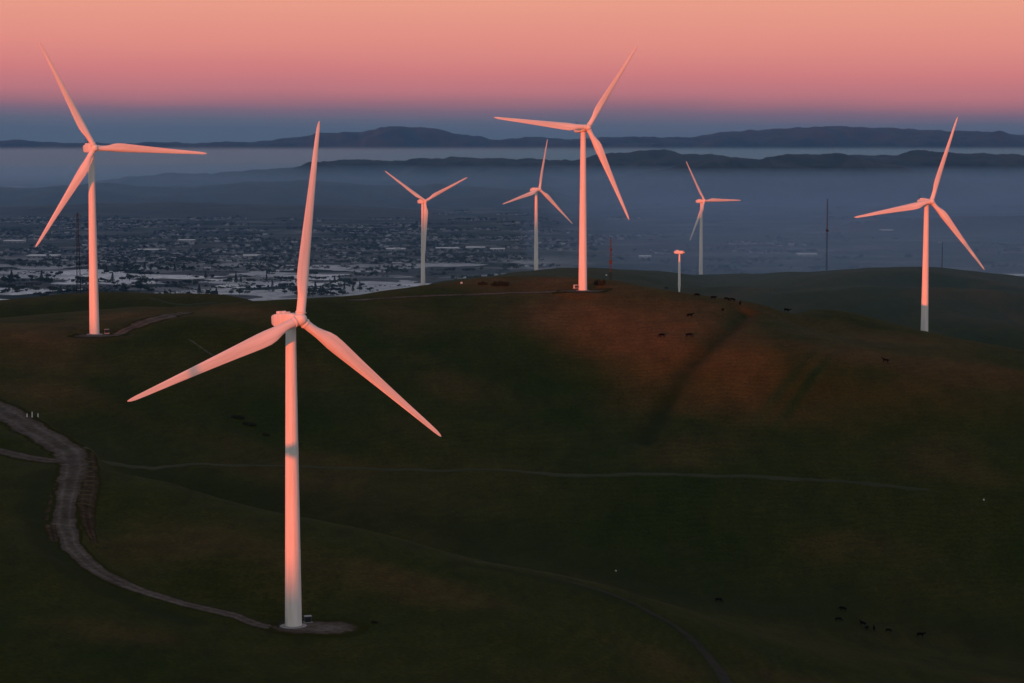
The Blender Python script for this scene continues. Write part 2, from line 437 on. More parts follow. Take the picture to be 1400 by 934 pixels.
def valley_mat():
    m, n, l, b = new_mat('valley_floor')
    g = N(n, 'ShaderNodeNewGeometry')
    mp = N(n, 'ShaderNodeMapping'); mp.inputs['Rotation'].default_value = (0, 0, 0.5)
    wob = N(n, 'ShaderNodeTexNoise', Scale=0.004, Detail=3); l.new(g.outputs['Position'], wob.inputs['Vector'])
    va = N(n, 'ShaderNodeVectorMath', operation='SCALE'); va.inputs['Scale'].default_value = 140
    l.new(wob.outputs['Color'], va.inputs[0])
    vb = N(n, 'ShaderNodeVectorMath', operation='ADD'); l.new(g.outputs['Position'], vb.inputs[0]); l.new(va.outputs[0], vb.inputs[1])
    l.new(vb.outputs[0], mp.inputs['Vector'])
    # field parcels, each with its own crop
    v = N(n, 'ShaderNodeTexVoronoi', Scale=0.0068, distance='CHEBYCHEV'); l.new(mp.outputs[0], v.inputs['Vector'])
    sep = N(n, 'ShaderNodeSeparateColor'); l.new(v.outputs['Color'], sep.inputs[0])
    f = ramp(n, [(0.0, (0.10, 0.10, 0.10)), (0.22, (0.20, 0.20, 0.2)), (0.36, (0.46, 0.46, 0.46)), (0.58, (0.66, 0.65, 0.65)), (0.84, (0.05, 0.055, 0.05))], 'CONSTANT')
    l.new(sep.outputs[0], f.inputs[0])
    # farther out: duller ground between the houses
    v2 = N(n, 'ShaderNodeTexNoise', Scale=0.003, Detail=8, Roughness=0.7); l.new(g.outputs['Position'], v2.inputs['Vector'])
    far = ramp(n, [(0.40, (0.045, 0.05, 0.04)), (0.53, (0.09, 0.09, 0.075)), (0.66, (0.2, 0.19, 0.175))]); l.new(v2.outputs['Fac'], far.inputs[0])
    sx = N(n, 'ShaderNodeSeparateXYZ'); l.new(g.outputs['Position'], sx.inputs[0])
    mr = N(n, 'ShaderNodeMapRange'); mr.inputs[1].default_value = 5600; mr.inputs[2].default_value = 6500; l.new(sx.outputs[1], mr.inputs[0])
    mr2 = N(n, 'ShaderNodeMapRange'); mr2.inputs[1].default_value = -250; mr2.inputs[2].default_value = 250; l.new(sx.outputs[0], mr2.inputs[0])
    mm = N(n, 'ShaderNodeMath', operation='MAXIMUM'); l.new(mr.outputs[0], mm.inputs[0]); l.new(mr2.outputs[0], mm.inputs[1])
    mx = N(n, 'ShaderNodeMix', data_type='RGBA'); l.new(mm.outputs[0], mx.inputs[0]); l.new(f.outputs[0], mx.inputs[6]); l.new(far.outputs[0], mx.inputs[7])
    spk = N(n, 'ShaderNodeTexNoise', Scale=0.03, Detail=6, Roughness=0.75); l.new(g.outputs['Position'], spk.inputs['Vector'])
    sr = ramp(n, [(0.36, (0.55, 0.55, 0.55)), (0.5, (1, 1, 1)), (0.66, (1.2, 1.2, 1.2))]); l.new(spk.outputs['Fac'], sr.inputs[0])
    fin = N(n, 'ShaderNodeMix', data_type='RGBA', blend_type='MULTIPLY'); fin.inputs[0].default_value = 1
    l.new(mx.outputs[2], fin.inputs[6]); l.new(sr.outputs[0], fin.inputs[7])
    l.new(fin.outputs[2], b.inputs['Base Color']); b.inputs['Roughness'].default_value = 1
    b.inputs['Specular IOR Level'].default_value = 0.0
    return m
M['valley'] = valley_mat()
M['wooded'] = noise_mat('wooded_hill', (0.018, 0.022, 0.016), (0.05, 0.05, 0.034), 0.004, detail=8)
M['wall'] = noise_mat('house_wall', (0.19, 0.19, 0.2), (0.35, 0.35, 0.36), 0.02)
M['roof_dark'] = noise_mat('dark_roof', (0.075, 0.075, 0.08), (0.17, 0.17, 0.175), 0.02)
M['roof_pale'] = noise_mat('pale_roof', (0.24, 0.25, 0.26), (0.42, 0.42, 0.43), 0.02)
M['white_roof'] = noise_mat('white_roof', (0.6, 0.6, 0.58), (0.74, 0.74, 0.72), 0.05)
M['window'] = noise_mat('dark_window', (0.02, 0.025, 0.03), (0.04, 0.045, 0.05), 0.3, rough=0.2, spec=0.5)

# ------------------------------------------------------------------ near hills
ys = np.concatenate([np.arange(-260, 380, 16.0), np.arange(380, 700, 2.0), np.arange(700, 1240, 2.6), np.arange(1240, 2600, 9.0), np.arange(2600, 3700, 30.0)])
ts = np.linspace(-1, 1, 471)
yy, tt = np.meshgrid(ys, ts, indexing='ij')
hw = 360 + 0.32 * np.maximum(yy, 0)
xx = hw * (0.44 * tt + 0.56 * tt ** 3)
zz = ground_height(xx, yy)
edge = sstep(0.80, 1.0, np.abs(tt)) * sstep(900, 1800, yy)
edge = np.maximum(edge, sstep(0.9, 1.0, np.abs(tt)) * 0.9)
edge = np.maximum(edge, sstep(2450, 3500, yy))
edge = np.maximum(edge, sstep(-60, -240, yy))
zz = zz * (1 - edge) + (-0.8) * edge
zz = np.maximum(zz, -0.8)
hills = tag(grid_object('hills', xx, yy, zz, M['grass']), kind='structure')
_b2 = np.array([hit(px, py, base_height)[:2] for px, py in [(62,645),(42,690),(58,740),(100,782),(180,822),(260,848)]])  # outer road bank, given the darker grass tint
_b3 = np.array([hit(px, py, base_height)[:2] for px, py in [(640,775),(700,784),(760,796),(830,813),(890,838),(938,868),(972,900),(995,934),(1005,960)]])  # lower track: shade of its cut painted into the grass colour
_b4 = np.array([hit(px, py, base_height)[:2] for px, py in [(200,645),(280,668),(400,690),(500,708),(600,728),(700,755),(800,780),(900,808),(1000,828),(1150,842),(1280,862),(1420,892)]])  # hollow behind the spur: its shade painted as darker grass
_F = lambda ln: seg_dist(xx.ravel(), yy.ravel(), ln)
_g1, _g2, _g3, _g4 = _F(_GUL), _F(_b2), _F(_b3), _F(_b4)
sw_ = np.clip(np.maximum.reduce([0.85 * np.exp(-(_g1 / 4.8) ** 2), 0.95 * np.exp(-(_g2 / 4.6) ** 2), 0.95 * np.exp(-(_g3 / 3.0) ** 2), 0.6 * np.exp(-(_g4 / 26.0) ** 2)]), 0, 1)
# where the grass has already dried out: the thin-soiled shoulders of the hills
dr_ = np.zeros(xx.size)
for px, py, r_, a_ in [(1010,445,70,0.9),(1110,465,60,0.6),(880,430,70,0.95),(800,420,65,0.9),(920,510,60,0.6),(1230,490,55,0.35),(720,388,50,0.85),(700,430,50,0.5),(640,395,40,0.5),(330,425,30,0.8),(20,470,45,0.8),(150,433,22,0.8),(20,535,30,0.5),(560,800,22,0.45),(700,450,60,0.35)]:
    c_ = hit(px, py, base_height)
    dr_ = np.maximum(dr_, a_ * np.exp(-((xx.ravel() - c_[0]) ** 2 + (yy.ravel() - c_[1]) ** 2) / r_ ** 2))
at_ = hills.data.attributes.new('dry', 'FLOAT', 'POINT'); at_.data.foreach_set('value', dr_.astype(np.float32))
at_ = hills.data.attributes.new('swale_shade', 'FLOAT', 'POINT'); at_.data.foreach_set('value', sw_.astype(np.float32))

# the ridge behind the drone whose shadow covers the low ground
R_OFF = 1300.0
sh = np.array([-math.sin(SUN_AZ), -math.cos(SUN_AZ)]); tv = np.array([math.cos(SUN_AZ), -math.sin(SUN_AZ)])
tcs = np.concatenate([np.arange(-9000, -1600, 60.0), np.arange(-1600, 2500, 14.0)]); ucs = np.linspace(-700, 700, 71)
uu, tg = np.meshgrid(ucs, tcs, indexing='ij')
RIDGE = [(-9000,260),(-3500,160),(-1500,0),(-1020,-40),(-930,-44),(-850,-45),(-820,-47),(-640,-64),(-560,-65),(-530,-52),(-440,-54),(-400,-72),(-350,-88),(-280,-93.5),(0,-95),(2500,-95)]
top = np.interp(tg, [q[0] for q in RIDGE], [CAM_Z + q[1] for q in RIDGE])
rz_ = top * np.exp(-(np.abs(uu) / 330.0) ** 2.2) + (1 - np.exp(-(uu / 160.0) ** 2)) * 16 * fbm(uu / 150, tg / 150, 4)
fade = 1 - np.maximum(sstep(560, 700, np.abs(uu)), np.maximum(sstep(-8400, -9000, tg), sstep(2100, 2500, tg)))
rz_ = rz_ * fade - 0.8 * (1 - fade)
tag(grid_object('ridge', uu * sh[0] + tg * tv[0] + R_OFF * sh[0], uu * sh[1] + tg * tv[1] + R_OFF * sh[1], rz_, M['grass']), kind='structure')

# valley floor out to the horizon
gx, gy = np.meshgrid(np.linspace(-16000, 16000, 65), np.linspace(-3600, 31000, 70), indexing='xy')
tag(grid_object('ground', gx, gy, np.zeros_like(gx), M['valley']), kind='structure')

# far hills: each range has a crest profile and real depth
def hill_range(prof, dist, depth, rough_px, seed, x0=-120, x1=1520):
    px = np.array([p[0] for p in prof], float); py = np.array([p[1] for p in prof], float)
    xs = np.linspace(x0, x1, 900)
    yp = np.interp(xs, px, py)
    ker = np.hanning(9)[1:-1]; ker /= ker.sum()
    yp = np.convolve(np.concatenate([np.repeat(yp[:1], 3), yp, np.repeat(yp[-1:], 3)]), ker, 'valid')
    yp = yp - rough_px * (0.9 * fbm(xs / 26.0 + seed * 7, xs * 0 + seed, 4, 0.6))
    zt = CAM_Z - (yp - HORIZON) / F_PX * dist
    wx = (xs - CX) / F_PX * dist
    us = np.linspace(-1, 1, 81)
    U, X = np.meshgrid(us, wx, indexing='ij')
    k = dist / 3000.0
    ridge = np.tile(zt, (len(us), 1))
    body = np.clip(1 - np.abs(U) ** 1.35, 0, 1)
    cut = 1 + 0.9 * fbm(X / (95 * k) + seed, U * depth / (130 * k) + seed, 4) * (1 - np.exp(-(U / 0.35) ** 2))
    Z = ridge * body * np.clip(cut, 0.2, 1.5) + 1.2 * k * fbm(X / (26 * k) + 3 * seed, U * depth / (26 * k), 4) * body
    end = 1 - np.maximum(sstep(x0 + 60, x0, xs), sstep(x1 - 60, x1, xs))[None]
    Z = np.where((ridge > 1.5) & (Z * end > 0.6), Z * end, -0.9)
    return tag(grid_object('hills', X, dist + U * depth, Z, M['wooded']), kind='structure')
hill_range([(-120,192),(0,192),(30,190.5),(60,194),(110,195),(250,195),(330,194),(375,192),(400,187),(440,182),(500,179),(525,174),(545,171.5),(590,175),(620,181),(650,187),(680,191),(720,187.5),(740,188),(780,190),(850,187.5),(900,188.5),(950,186),(1000,180),(1060,176),(1150,173),(1210,174.5),(1250,178),(1290,180),(1335,179),(1370,182),(1400,185),(1520,186)], 26000, 1700, 2.5, 1)
hill_range([(-120,262),(60,262),(150,244),(228,237),(300,236),(343,233),(400,229),(440,221),(474,219),(540,219),(600,217.5),(640,215.5),(672,217.5),(720,216.5),(784,221),(828,209),(872,205.5),(912,207),(932,211),(980,211.5),(1016,217),(1040,221),(1100,232),(1200,250),(1520,262)], 15000, 1500, 3.3, 2)
hill_range([(-120,255),(760,255),(900,232),(1000,214),(1023,217),(1058,216),(1085,210),(1110,209),(1144,208.5),(1170,215),(1193,221),(1240,229),(1320,250),(1520,258)], 13200, 1100, 3.9, 3)
hill_range([(-120,258),(900,258),(1060,250),(1130,232),(1190,222),(1216,217),(1239,208.5),(1258,206),(1300,209),(1347,209),(1400,212),(1520,214)], 14600, 1200, 3.6, 4)
hill_range([(-120,300),(960,300),(1060,226),(1110,217),(1160,212),(1200,210.5),(1240,212),(1300,220),(1520,240)], 16700, 900, 2.0, 9)
hill_range([(-120,285),(0,283),(134,278),(251,276),(340,279),(400,280),(470,281),(560,286),(640,294),(760,312),(1520,330)], 10300, 700, 0.5, 5)
hill_range([(-120,340),(1000,340),(1130,312),(1240,302),(1308,297),(1347,295),(1400,295),(1520,296)], 8300, 500, 0.5, 6)

hill_range([(-120,258),(60,256),(140,250),(200,255),(262,256),(330,249),(420,246),(470,250),(520,254),(600,252),(680,257),(760,263),(900,300),(1520,330)], 12100, 700, 1.6, 8)

# ------------------------------------------------------------------ roads, tracks and pads draped on the hills
def across_(vals, o, **kw):
    a = o.data.attributes.new('across', 'FLOAT', 'POINT'); a.data.foreach_set('value', vals.astype(np.float32).ravel())
    return tag(o, **kw)
def strip(name, line, mat, lift, ragged=0.25, seed=0):
    d = np.gradient(line[:, :2], axis=0); d /= np.linalg.norm(d, axis=1)[:, None] + 1e-9
    nrm = np.stack([-d[:, 1], d[:, 0]], 1)
    k = np.linspace(-1, 1, 13)
    s = np.arange(len(line)) * 1.6
    hl = line[:, 3] + ragged * line[:, 3] * fbm(s / 6 + seed, s * 0 + 1, 3); hr = line[:, 3] + ragged * line[:, 3] * fbm(s / 6 + seed, s * 0 + 9, 3)
    w = np.where(k[None] < 0, hl[:, None], hr[:, None]) * k[None]
    w = w * 1.3
    X = line[:, 0:1] + nrm[:, 0:1] * w; Y = line[:, 1:2] + nrm[:, 1:2] * w
    Z = ground_height(X, Y) + lift * (1 - 0.8 * np.abs(k[None]) ** 3)
    return across_(np.tile(np.abs(k)[None], (len(line), 1)), grid_object(name, X, Y, Z, mat), kind='structure')
strip('road', ROADS['service'], M['road'], 0.14, 0.28, 1)
strip('road', ROADS['spur'], M['road'], 0.19, 0.28, 2)
strip('road', ROADS['knoll'], M['road'], 0.14, 0.6, 3)
strip('road', ROADS['crest'], M['road'], 0.12, 0.28, 4)
def path_px(pix): return smooth_line([[*hit(px, py, base_height), hw_] for px, py, hw_ in pix])
strip('path', path_px([(110,620,1.4),(160,634,1.2),(260,636,1.0),(420,637,1.0),(560,640,1.0),(700,642,1.1),(820,651,1.3),(930,651,1.3),(1040,654,1.2),(1150,660,1.0),(1280,672,1.0)]), M['track'], 0.10, 0.7, 5)
strip('path', path_px([(640,768,0.7),(700,776,0.8),(760,787,0.9),(830,802,0.7)]), M['track'], 0.10, 0.6, 6)
M['cut_shade'] = noise_mat('track_cut_shade', (0.004, 0.0055, 0.002), (0.012, 0.013, 0.005), 0.3)  # shade of the lower track's cut, painted as a near-black strip
strip('path', path_px([(740,789,0.5),(790,799,0.7),(840,814,0.9),(890,836,1.1),(932,862,1.3),(965,893,1.4),(990,925,1.5),(1006,960,1.5)]), M['cut_shade'], 0.09, 0.4, 16)  # painted shade of the track's cut, not a path of its own
strip('bank', path_px([(122,628,1.6),(124,645,2.6),(121,670,3.0),(117,695,2.6),(121,720,1.8),(130,745,0.8)]), M['dirt'], 0.07, 0.25, 8)
strip('bank', path_px([(80,655,0.8),(72,685,1.8),(68,715,2.0),(76,742,1.2)]), M['dirt'], 0.07, 0.25, 9)
strip('path', path_px([(300,414,1.2),(250,418,1.2),(222,412,1.1),(200,405,1.0)]), M['track'], 0.12, 0.6, 7)
def pad(cx, cy, rx, ry, rot, lift, seed):
    a = np.linspace(0, 2 * math.pi, 65); r = np.linspace(0.02, 1, 9)
    A, Rr = np.meshgrid(a, r, indexing='ij')
    rr = Rr * (1 + 0.35 * fbm(np.cos(A) * 1.5 + seed, np.sin(A) * 1.5 + seed, 3))
    x = rx * rr * np.cos(A); y = ry * rr * np.sin(A)
    X = cx + x * math.cos(rot) - y * math.sin(rot); Y = cy + x * math.sin(rot) + y * math.cos(rot)
    return across_(np.clip(Rr * 1.0, 0.36, 1), grid_object('gravel_pad', X, Y, ground_height(X, Y) + lift * (1 - 0.8 * Rr ** 3), M['road']), kind='structure')
p_ = _PADS[0]; pad(p_[0] + 6.0, p_[1] - 0.3, 14.5, 9.5, 0.0, 0.24, 3)
p_ = _PADS[1]; pad(p_[0] + 1, p_[1] + 1, 12.5, 10.0, 0.0, 0.22, 7)
p_ = _PADS[2]; pad(p_[0] - 1, p_[1] + 1, 15.0, 9.0, 0.0, 0.22, 5)

# ------------------------------------------------------------------ wind turbines
BLADE_R = 50.0
def blade_mesh():
    m = MB(); rings = []
    st = [0.9, 1.6, 2.6, 3.6, 5.0, 6.6, 8.4, 10.2, 12.5, 15.5, 19, 23, 28, 33, 38, 42, 45.5, 48, 49.2, 49.75, 50.0]
    ch = np.interp(st, [0.9, 3.0, 5, 7.5, 10.5, 13, 18, 25, 33, 40, 46, 48.5, 49.5, 50], [2.3, 2.3, 2.7, 3.45, 4.0, 3.85, 3.3, 2.65, 2.05, 1.55, 1.15, 0.9, 0.55, 0.18])
    th = np.interp(st, [0.9, 3.0, 5, 7.5, 10.5, 15, 25, 40, 50], [1.0, 1.0, 0.80, 0.55, 0.40, 0.31, 0.24, 0.19, 0.16])
    tw = np.interp(st, [0.9, 5, 10, 20, 35, 50], [24, 22, 17, 9, 3, 0])
    for r, c, t, w in zip(st, ch, th, tw):
        blend = min(1, max(0, (r - 2.8) / 6.5)); blend = blend * blend * (3 - 2 * blend)
        ring = []
        for i in range(24):
            a = 2 * math.pi * i / 24
            xc = 0.5 + 0.5 * math.cos(a)                       # 1 trailing edge, 0 leading edge
            yt = 5 * (0.2969 * math.sqrt(xc) - 0.126 * xc - 0.3516 * xc ** 2 + 0.2843 * xc ** 3 - 0.1036 * xc ** 4)
            ya = (yt if a <= math.pi else -yt) * t
            fx, fy = (xc - 0.32) * c, ya * c + 0.02 * c * math.sin(math.pi * xc)
            cxr, cyr = 0.5 * 2.3 * math.cos(a), 0.5 * 2.3 * math.sin(a)
            x = cxr * (1 - blend) + fx * blend; y = cyr * (1 - blend) + fy * blend
            wr = math.radians(w + 4)
            ring.append((x * math.cos(wr) - y * math.sin(wr), x * math.sin(wr) + y * math.cos(wr), r))
        rings.append(ring)
    m.loft(rings)
    return m
BL = blade_mesh().build('blade', M['blade'], smooth=True)
BL_ME = BL.data; bpy.data.objects.remove(BL)

def nacelle_mesh():
    # along +Y = towards the rotor; origin on the tower axis at hub height
    m = MB(); rings = []
    for y, w, z0, z1, bv in [(-8.2, 1.15, -0.55, 1.35, 0.5), (-8.0, 1.4, -0.95, 1.6, 0.55), (-6.2, 1.65, -1.55, 1.78, 0.45), (-1.5, 1.75, -1.75, 1.82, 0.42), (1.6, 1.7, -1.7, 1.75, 0.5), (3.3, 1.5, -1.5, 1.5, 0.7), (3.75, 1.3, -1.3, 1.3, 0.8)]:
        r = []
        for sx, sz in ((1, 1), (-1, 1), (-1, -1), (1, -1)):
            for q in range(5):
                a = math.atan2(sz, sx) - math.pi / 4 + q * math.pi / 8
                cx_, cz_ = sx * (w - bv), (z1 - bv if sz > 0 else z0 + bv)
                r.append((cx_ + bv * math.cos(a), y, cz_ + bv * math.sin(a)))
        rings.append(r)
    m.loft(rings)
    return m
NAC = nacelle_mesh().build('nacelle', M['paint'], smooth=True, angle=0.9); NAC_ME = NAC.data; bpy.data.objects.remove(NAC)
mb = MB()   # roof cooler with its vents
mb.box((0, -5.0, 2.12), (2.3, 1.3, 0.7), bev=0.12); mb.box((0, -2.2, 1.98), (1.6, 1.6, 0.4), bev=0.1)
COOL = mb.build('cooler', M['paint']); COOL_ME = COOL.data; bpy.data.objects.remove(COOL)
mb = MB(); mb.tube((0.5, -7.0, 1.6), (0.5, -7.0, 4.0), 0.07, 0.05); mb.tube((-0.5, -7.0, 1.6), (-0.5, -7.0, 3.2), 0.07, 0.05); mb.tube((-0.5, -7.0, 2.9), (0.5, -7.0, 2.9), 0.05)
mb.box((0.5, -7.0, 4.05), (0.3, 0.3, 0.16)); mb.lathe([(0.05, 3.2), (0.2, 3.3), (0.2, 3.5), (0.05, 3.6)], 8, M=Matrix.Translation((-0.5, -7.0, 0)))
MAST = mb.build('weather_mast', M['dark_metal']); MAST_ME = MAST.data; bpy.data.objects.remove(MAST)
def hub_mesh():
    m = MB()   # axis +Z out of the rotor, origin at the rotor centre
    m.lathe([(1.15, -1.5), (1.45, -1.35), (1.62, -0.8), (1.66, 0), (1.55, 0.7), (1.28, 1.3), (0.85, 1.72), (0.4, 1.93), (0.06, 1.98)], 32)
    return m
HUB = hub_mesh().build('hub', M['paint'], smooth=True, angle=0.9); HUB_ME = HUB.data; bpy.data.objects.remove(HUB)
mb = MB(); mb.lathe([(1.17, 1.55), (1.36, 1.60), (1.36, 1.9), (1.17, 1.95)], 28)
COLLAR = mb.build('blade_collar', M['paint'], smooth=True, angle=0.6); COLLAR_ME = COLLAR.data; bpy.data.objects.remove(COLLAR)

def link(name, me, parent, mat):
    o = bpy.data.objects.new(name, me); COL.objects.link(o); o.parent = parent
    o.matrix_local = mat
    return o
OVERHANG = 5.2
def rotor_frame(yaw, tilt):
    ax = Vector((math.sin(yaw) * math.cos(tilt), -math.cos(yaw) * math.cos(tilt), math.sin(tilt)))
    e1 = Vector((math.cos(yaw), math.sin(yaw), 0)); e2 = e1.cross(ax) * -1
    if e2.z < 0: e2 = -e2
    return ax, e1, e2
def turbine(hub, yaw, phase, tilt, cone, label, blade_len=50.0, base_z=None, rb=2.15):
    hub = Vector(hub); yaw, phase, tilt, cone = (math.radians(v) for v in (yaw, phase, tilt, cone))
    ax, e1, e2 = rotor_frame(yaw, tilt)
    flat = Vector((ax.x, ax.y, 0)).normalized()
    foot = hub - flat * OVERHANG
    gz = float(ground_height(np.array([foot.x]), np.array([foot.y]))[0]) if base_z is None else base_z
    h = hub.z - OVERHANG * math.tan(tilt) - gz
    root = empty('wind_turbine', (foot.x, foot.y, gz))
    tag(root, label, 'wind turbine', 'white three bladed wind turbines on the hills')
    top = h - 1.55
    m = MB(); prof = []
    for k in range(0, 25):
        f = k / 24
        r = rb * (1 - f) + 1.28 * f
        z = 0.42 + (top - 0.42) * f
        prof.append((r, z))
        if k in (6, 12, 18):                                   # flange seam between two tower sections
            prof += [(r + 0.05, z + 0.02), (r + 0.05, z + 0.2), (r, z + 0.22)]
    m.lathe(prof, 40)
    m.build('tower', M['paint'], root, smooth=True, angle=0.7)
    m = MB(); m.lathe([(rb + 1.5, -1.2), (rb + 1.5, 0.12), (rb + 1.2, 0.24), (rb + 0.3, 0.30), (rb + 0.3, 0.42), (rb * 0.5, 0.42)], 40)
    m.build('foundation', M['concrete'], root, smooth=True, angle=0.5)
    # door and steps on the side away from the wind
    dv = Vector((-0.92, -0.38, 0)).normalized(); dr = math.atan2(dv.x, -dv.y)
    def plate(w_, z0, z1, off):
        return [[(rb - 0.03 * z_ + off) * Vector((math.sin(dr + a_), -math.cos(dr + a_), 0)) + Vector((0, 0, z_)) for a_ in np.linspace(-w_, w_, 6)] for z_ in (z0, z1)]
    m = MB(); i_, o_ = plate(0.24, 1.5, 3.7, -0.06), plate(0.24, 1.5, 3.7, 0.05)
    m.loft([i_[0] + i_[1][::-1], o_[0] + o_[1][::-1]])
    m.build('door', M['pale_box'], root)
    m = MB()
    for s_ in range(6):
        p = dv * (rb + 0.55 + 0.3 * (5 - s_)); m.box((p.x, p.y, 0.45 + 0.2 * s_), (1.0, 0.32, 0.06), rz=dr)
    sd = Vector((-dv.y, dv.x, 0))
    for q in (-0.5, 0.5):
        a_, b_ = dv * (rb + 2.2) + sd * q, dv * (rb + 0.4) + sd * q
        m.tube((a_.x, a_.y, 0.3), (b_.x, b_.y, 1.5), 0.06); m.tube((a_.x, a_.y, 1.3), (b_.x, b_.y, 2.5), 0.05); m.tube((a_.x, a_.y, 0.25), (a_.x, a_.y, 1.3), 0.05); m.tube((b_.x, b_.y, 1.45), (b_.x, b_.y, 2.5), 0.05)
    m.build('steps', M['dark_metal'], root)
    # nacelle: local +Y towards the rotor
    yv = ax; xv = yv.cross(Vector((0, 0, 1))).normalized(); zv = xv.cross(yv)
    NM = Matrix((xv, yv, zv)).transposed().to_4x4(); NM.translation = Vector((0, 0, h))
    nac = link('nacelle', NAC_ME, root, NM)
    link('cooler', COOL_ME, nac, Matrix()); link('weather_mast', MAST_ME, nac, Matrix())
    hp = hub - Vector((foot.x, foot.y, gz))
    HM = Matrix((e1, ax.cross(e1), ax)).transposed().to_4x4(); HM.translation = hp
    link('hub', HUB_ME, root, HM)
    for k in range(3):
        a = phase + k * 2 * math.pi / 3
        r = (e1 * math.cos(a) + e2 * math.sin(a)) * math.cos(cone) + ax * math.sin(cone)
        trail = -e1 * math.sin(a) + e2 * math.cos(a)           # trailing edge on the counter-clockwise side
        yb = r.cross(trail)
        BM_ = Matrix((trail, yb, r)).transposed().to_4x4() @ Matrix.Diagonal((1, 1, blade_len / BLADE_R, 1)); BM_.translation = hp
        bo = link('blade', BL_ME, root, BM_)
        link('blade_collar', COLLAR_ME, bo, Matrix())
    return root, hub, e1, e2, foot

HUBS = [
 ((410.4,436.7,542.6), 32.6, 80.3, 6.0, 0.2, 'largest and nearest turbine, standing on the low spur beside the gravel road'),
 ((129.4,202.3,944.4), 26.7, 116.9, 2.5, 1.4, 'tall pink lit turbine on the left knoll with a dirt track at its foot'),
 ((803.7,174.4,1076.6), 23.7, 54.5, 4.9, 0.1, 'pink lit turbine on the crest of the middle hill between dark bushes'),
 ((1273.5,275.5,1218.6), 20.0, 69.5, 4.9, 1.5, 'pink turbine with a grey shaded foot behind the right shoulder of the hill'),
 ((581.5,275,2038.4), 30.0, 145.5-120, 5.0, 1.5, 'small distant turbine with its blades in a Y, one hanging down along the tower'),
 ((737.6,258.8,2123.6), 37.2, 76.0, 6.2, 3.0, 'small distant turbine with a grey tower and one blade pointing almost straight up'),
 ((963.0,274.6,2400.3), 34.4, 119.4, 5.4, 2.7, 'smallest distant turbine with one blade level, behind the stubby bladeless machine'),
]
built = []
for (px, py, D), yaw, ph, tilt, cone, lab in HUBS:
    built.append(turbine(at(px, py, D), yaw, ph, tilt, cone, lab))
# an eighth machine outside the left edge of the frame: the shadow of its blade crosses the nearest turbine
root0, hub0, e10, e20, foot0 = built[0]
a_ = math.radians(80.3 + 120)
P1 = hub0 + (e10 * math.cos(a_) + e20 * math.sin(a_)) * 26.0
P2 = Vector(at(396, 619, foot0.y - 1.9))
S3 = Vector(TO_SUN)
yw = math.radians(36.0); ax8, f1, f2 = rotor_frame(yw, math.radians(5))
sr_ = Vector((math.cos(SUN_AZ), -math.sin(SUN_AZ), 0))
ph8 = math.radians(-6.0)
reach = 8.5          # metres along its nearly level blade where that blade's shadow meets the tower
rd = f1 * math.cos(ph8) + f2 * math.sin(ph8)
hub8 = P2 + S3 * 215 - rd * reach
print('TURBINE8 hub', hub8, 'phase', math.degrees(ph8), 'reach', reach, 'ground', ground_height(np.array([hub8.x]), np.array([hub8.y])))
turbine(hub8, 36.0, math.degrees(ph8), 5.0, 0.0, 'turbine standing lower on the hillside beyond the left edge of the picture')

# ------------------------------------------------------------------ stubby bladeless turbine on the back slope
def gz(x, y): return float(ground_height(np.array([x]), np.array([y]))[0])
p = at(929, 345, 1300); z0 = gz(p[0], p[1]); h = p[2] - z0
r = empty('small_turbine', (p[0], p[1], z0)); tag(r, 'stubby old turbine without blades behind the crest of the middle hill', 'wind turbine')
m = MB(); m.lathe([(0.8, -0.3), (0.8, 0.3), (0.6, 0.4), (0.48, h * 0.5), (0.46, h * 0.72), (0.8, h * 0.77), (0.7, h * 0.9), (0.5, h - 0.9)], 24)
m.build('tower', M['paint'], r, smooth=True, angle=0.6)
m = MB(); m.box((-0.5, 0, h), (5.4, 2.2, 1.8), bev=0.3)
nc = m.build('nacelle', M['paint'], r); nc.rotation_euler = (0, 0, 0)
m = MB(); m.box((-1.2, 0, h + 1.1), (1.4, 1.2, 0.5), bev=0.1); m.build('cooler', M['paint'], nc)
m = MB(); m.tube((0.3, 0.5, h + 0.8), (0.3, 0.5, h + 1.8), 0.06); m.build('weather_mast', M['dark_metal'], nc)
m = MB(); m.lathe([(0.5, 0), (0.85, 0.15), (0.9, 0.8), (0.6, 1.3), (0.1, 1.5)], 16, M=Matrix.Translation((1.7, 0, h + 0.1)) @ Matrix.Rotation(math.pi / 2, 4, 'Y'))
hb = m.build('hub', M['paint'], r, smooth=True, angle=0.7)
for k in range(3):
    m = MB(); a = k * 2.094 + 0.5; m.tube((2.5, 0.7 * math.cos(a), h + 0.1 + 0.7 * math.sin(a)), (2.5, 1.2 * math.cos(a), h + 0.1 + 1.2 * math.sin(a)), 0.3)
    m.build('blade_socket', M['rust'], hb)

# ------------------------------------------------------------------ lattice masts and poles
def lattice(m, h, w0, w1, bays, leg, br, mi=0):
    c = [(-1, -1), (1, -1), (1, 1), (-1, 1)]
    P = lambda k, z: ((w0 + (w1 - w0) * z / h) / 2 * c[k][0], (w0 + (w1 - w0) * z / h) / 2 * c[k][1], z)
    for k in range(4): m.tube(P(k, -0.3), P(k, h), leg, n=5)
    for b in range(bays):
        za, zb = h * b / bays, h * (b + 1) / bays
        for k in range(4):
            j = (k + 1) % 4
            m.tube(P(k, za), P(j, zb), br, n=4); m.tube(P(j, za), P(k, zb), br, n=4); m.tube(P(k, zb), P(j, zb), br, n=4)
def on_ground(px, D):
    p = at(px, 300, D); return p[0], p[1], gz(p[0], p[1])
x, y, z = on_ground(106, 1440); h = at(106, 291, 1440)[2] - z
r = empty('lattice_tower', (x, y, z), 0.3); tag(r, 'dark lattice pylon with short cross arms behind the left turbine', 'pylon')
m = MB(); lattice(m, h, 2.6, 0.7, 16, 0.12, 0.055); m.build('frame', M['dark_metal'], r)
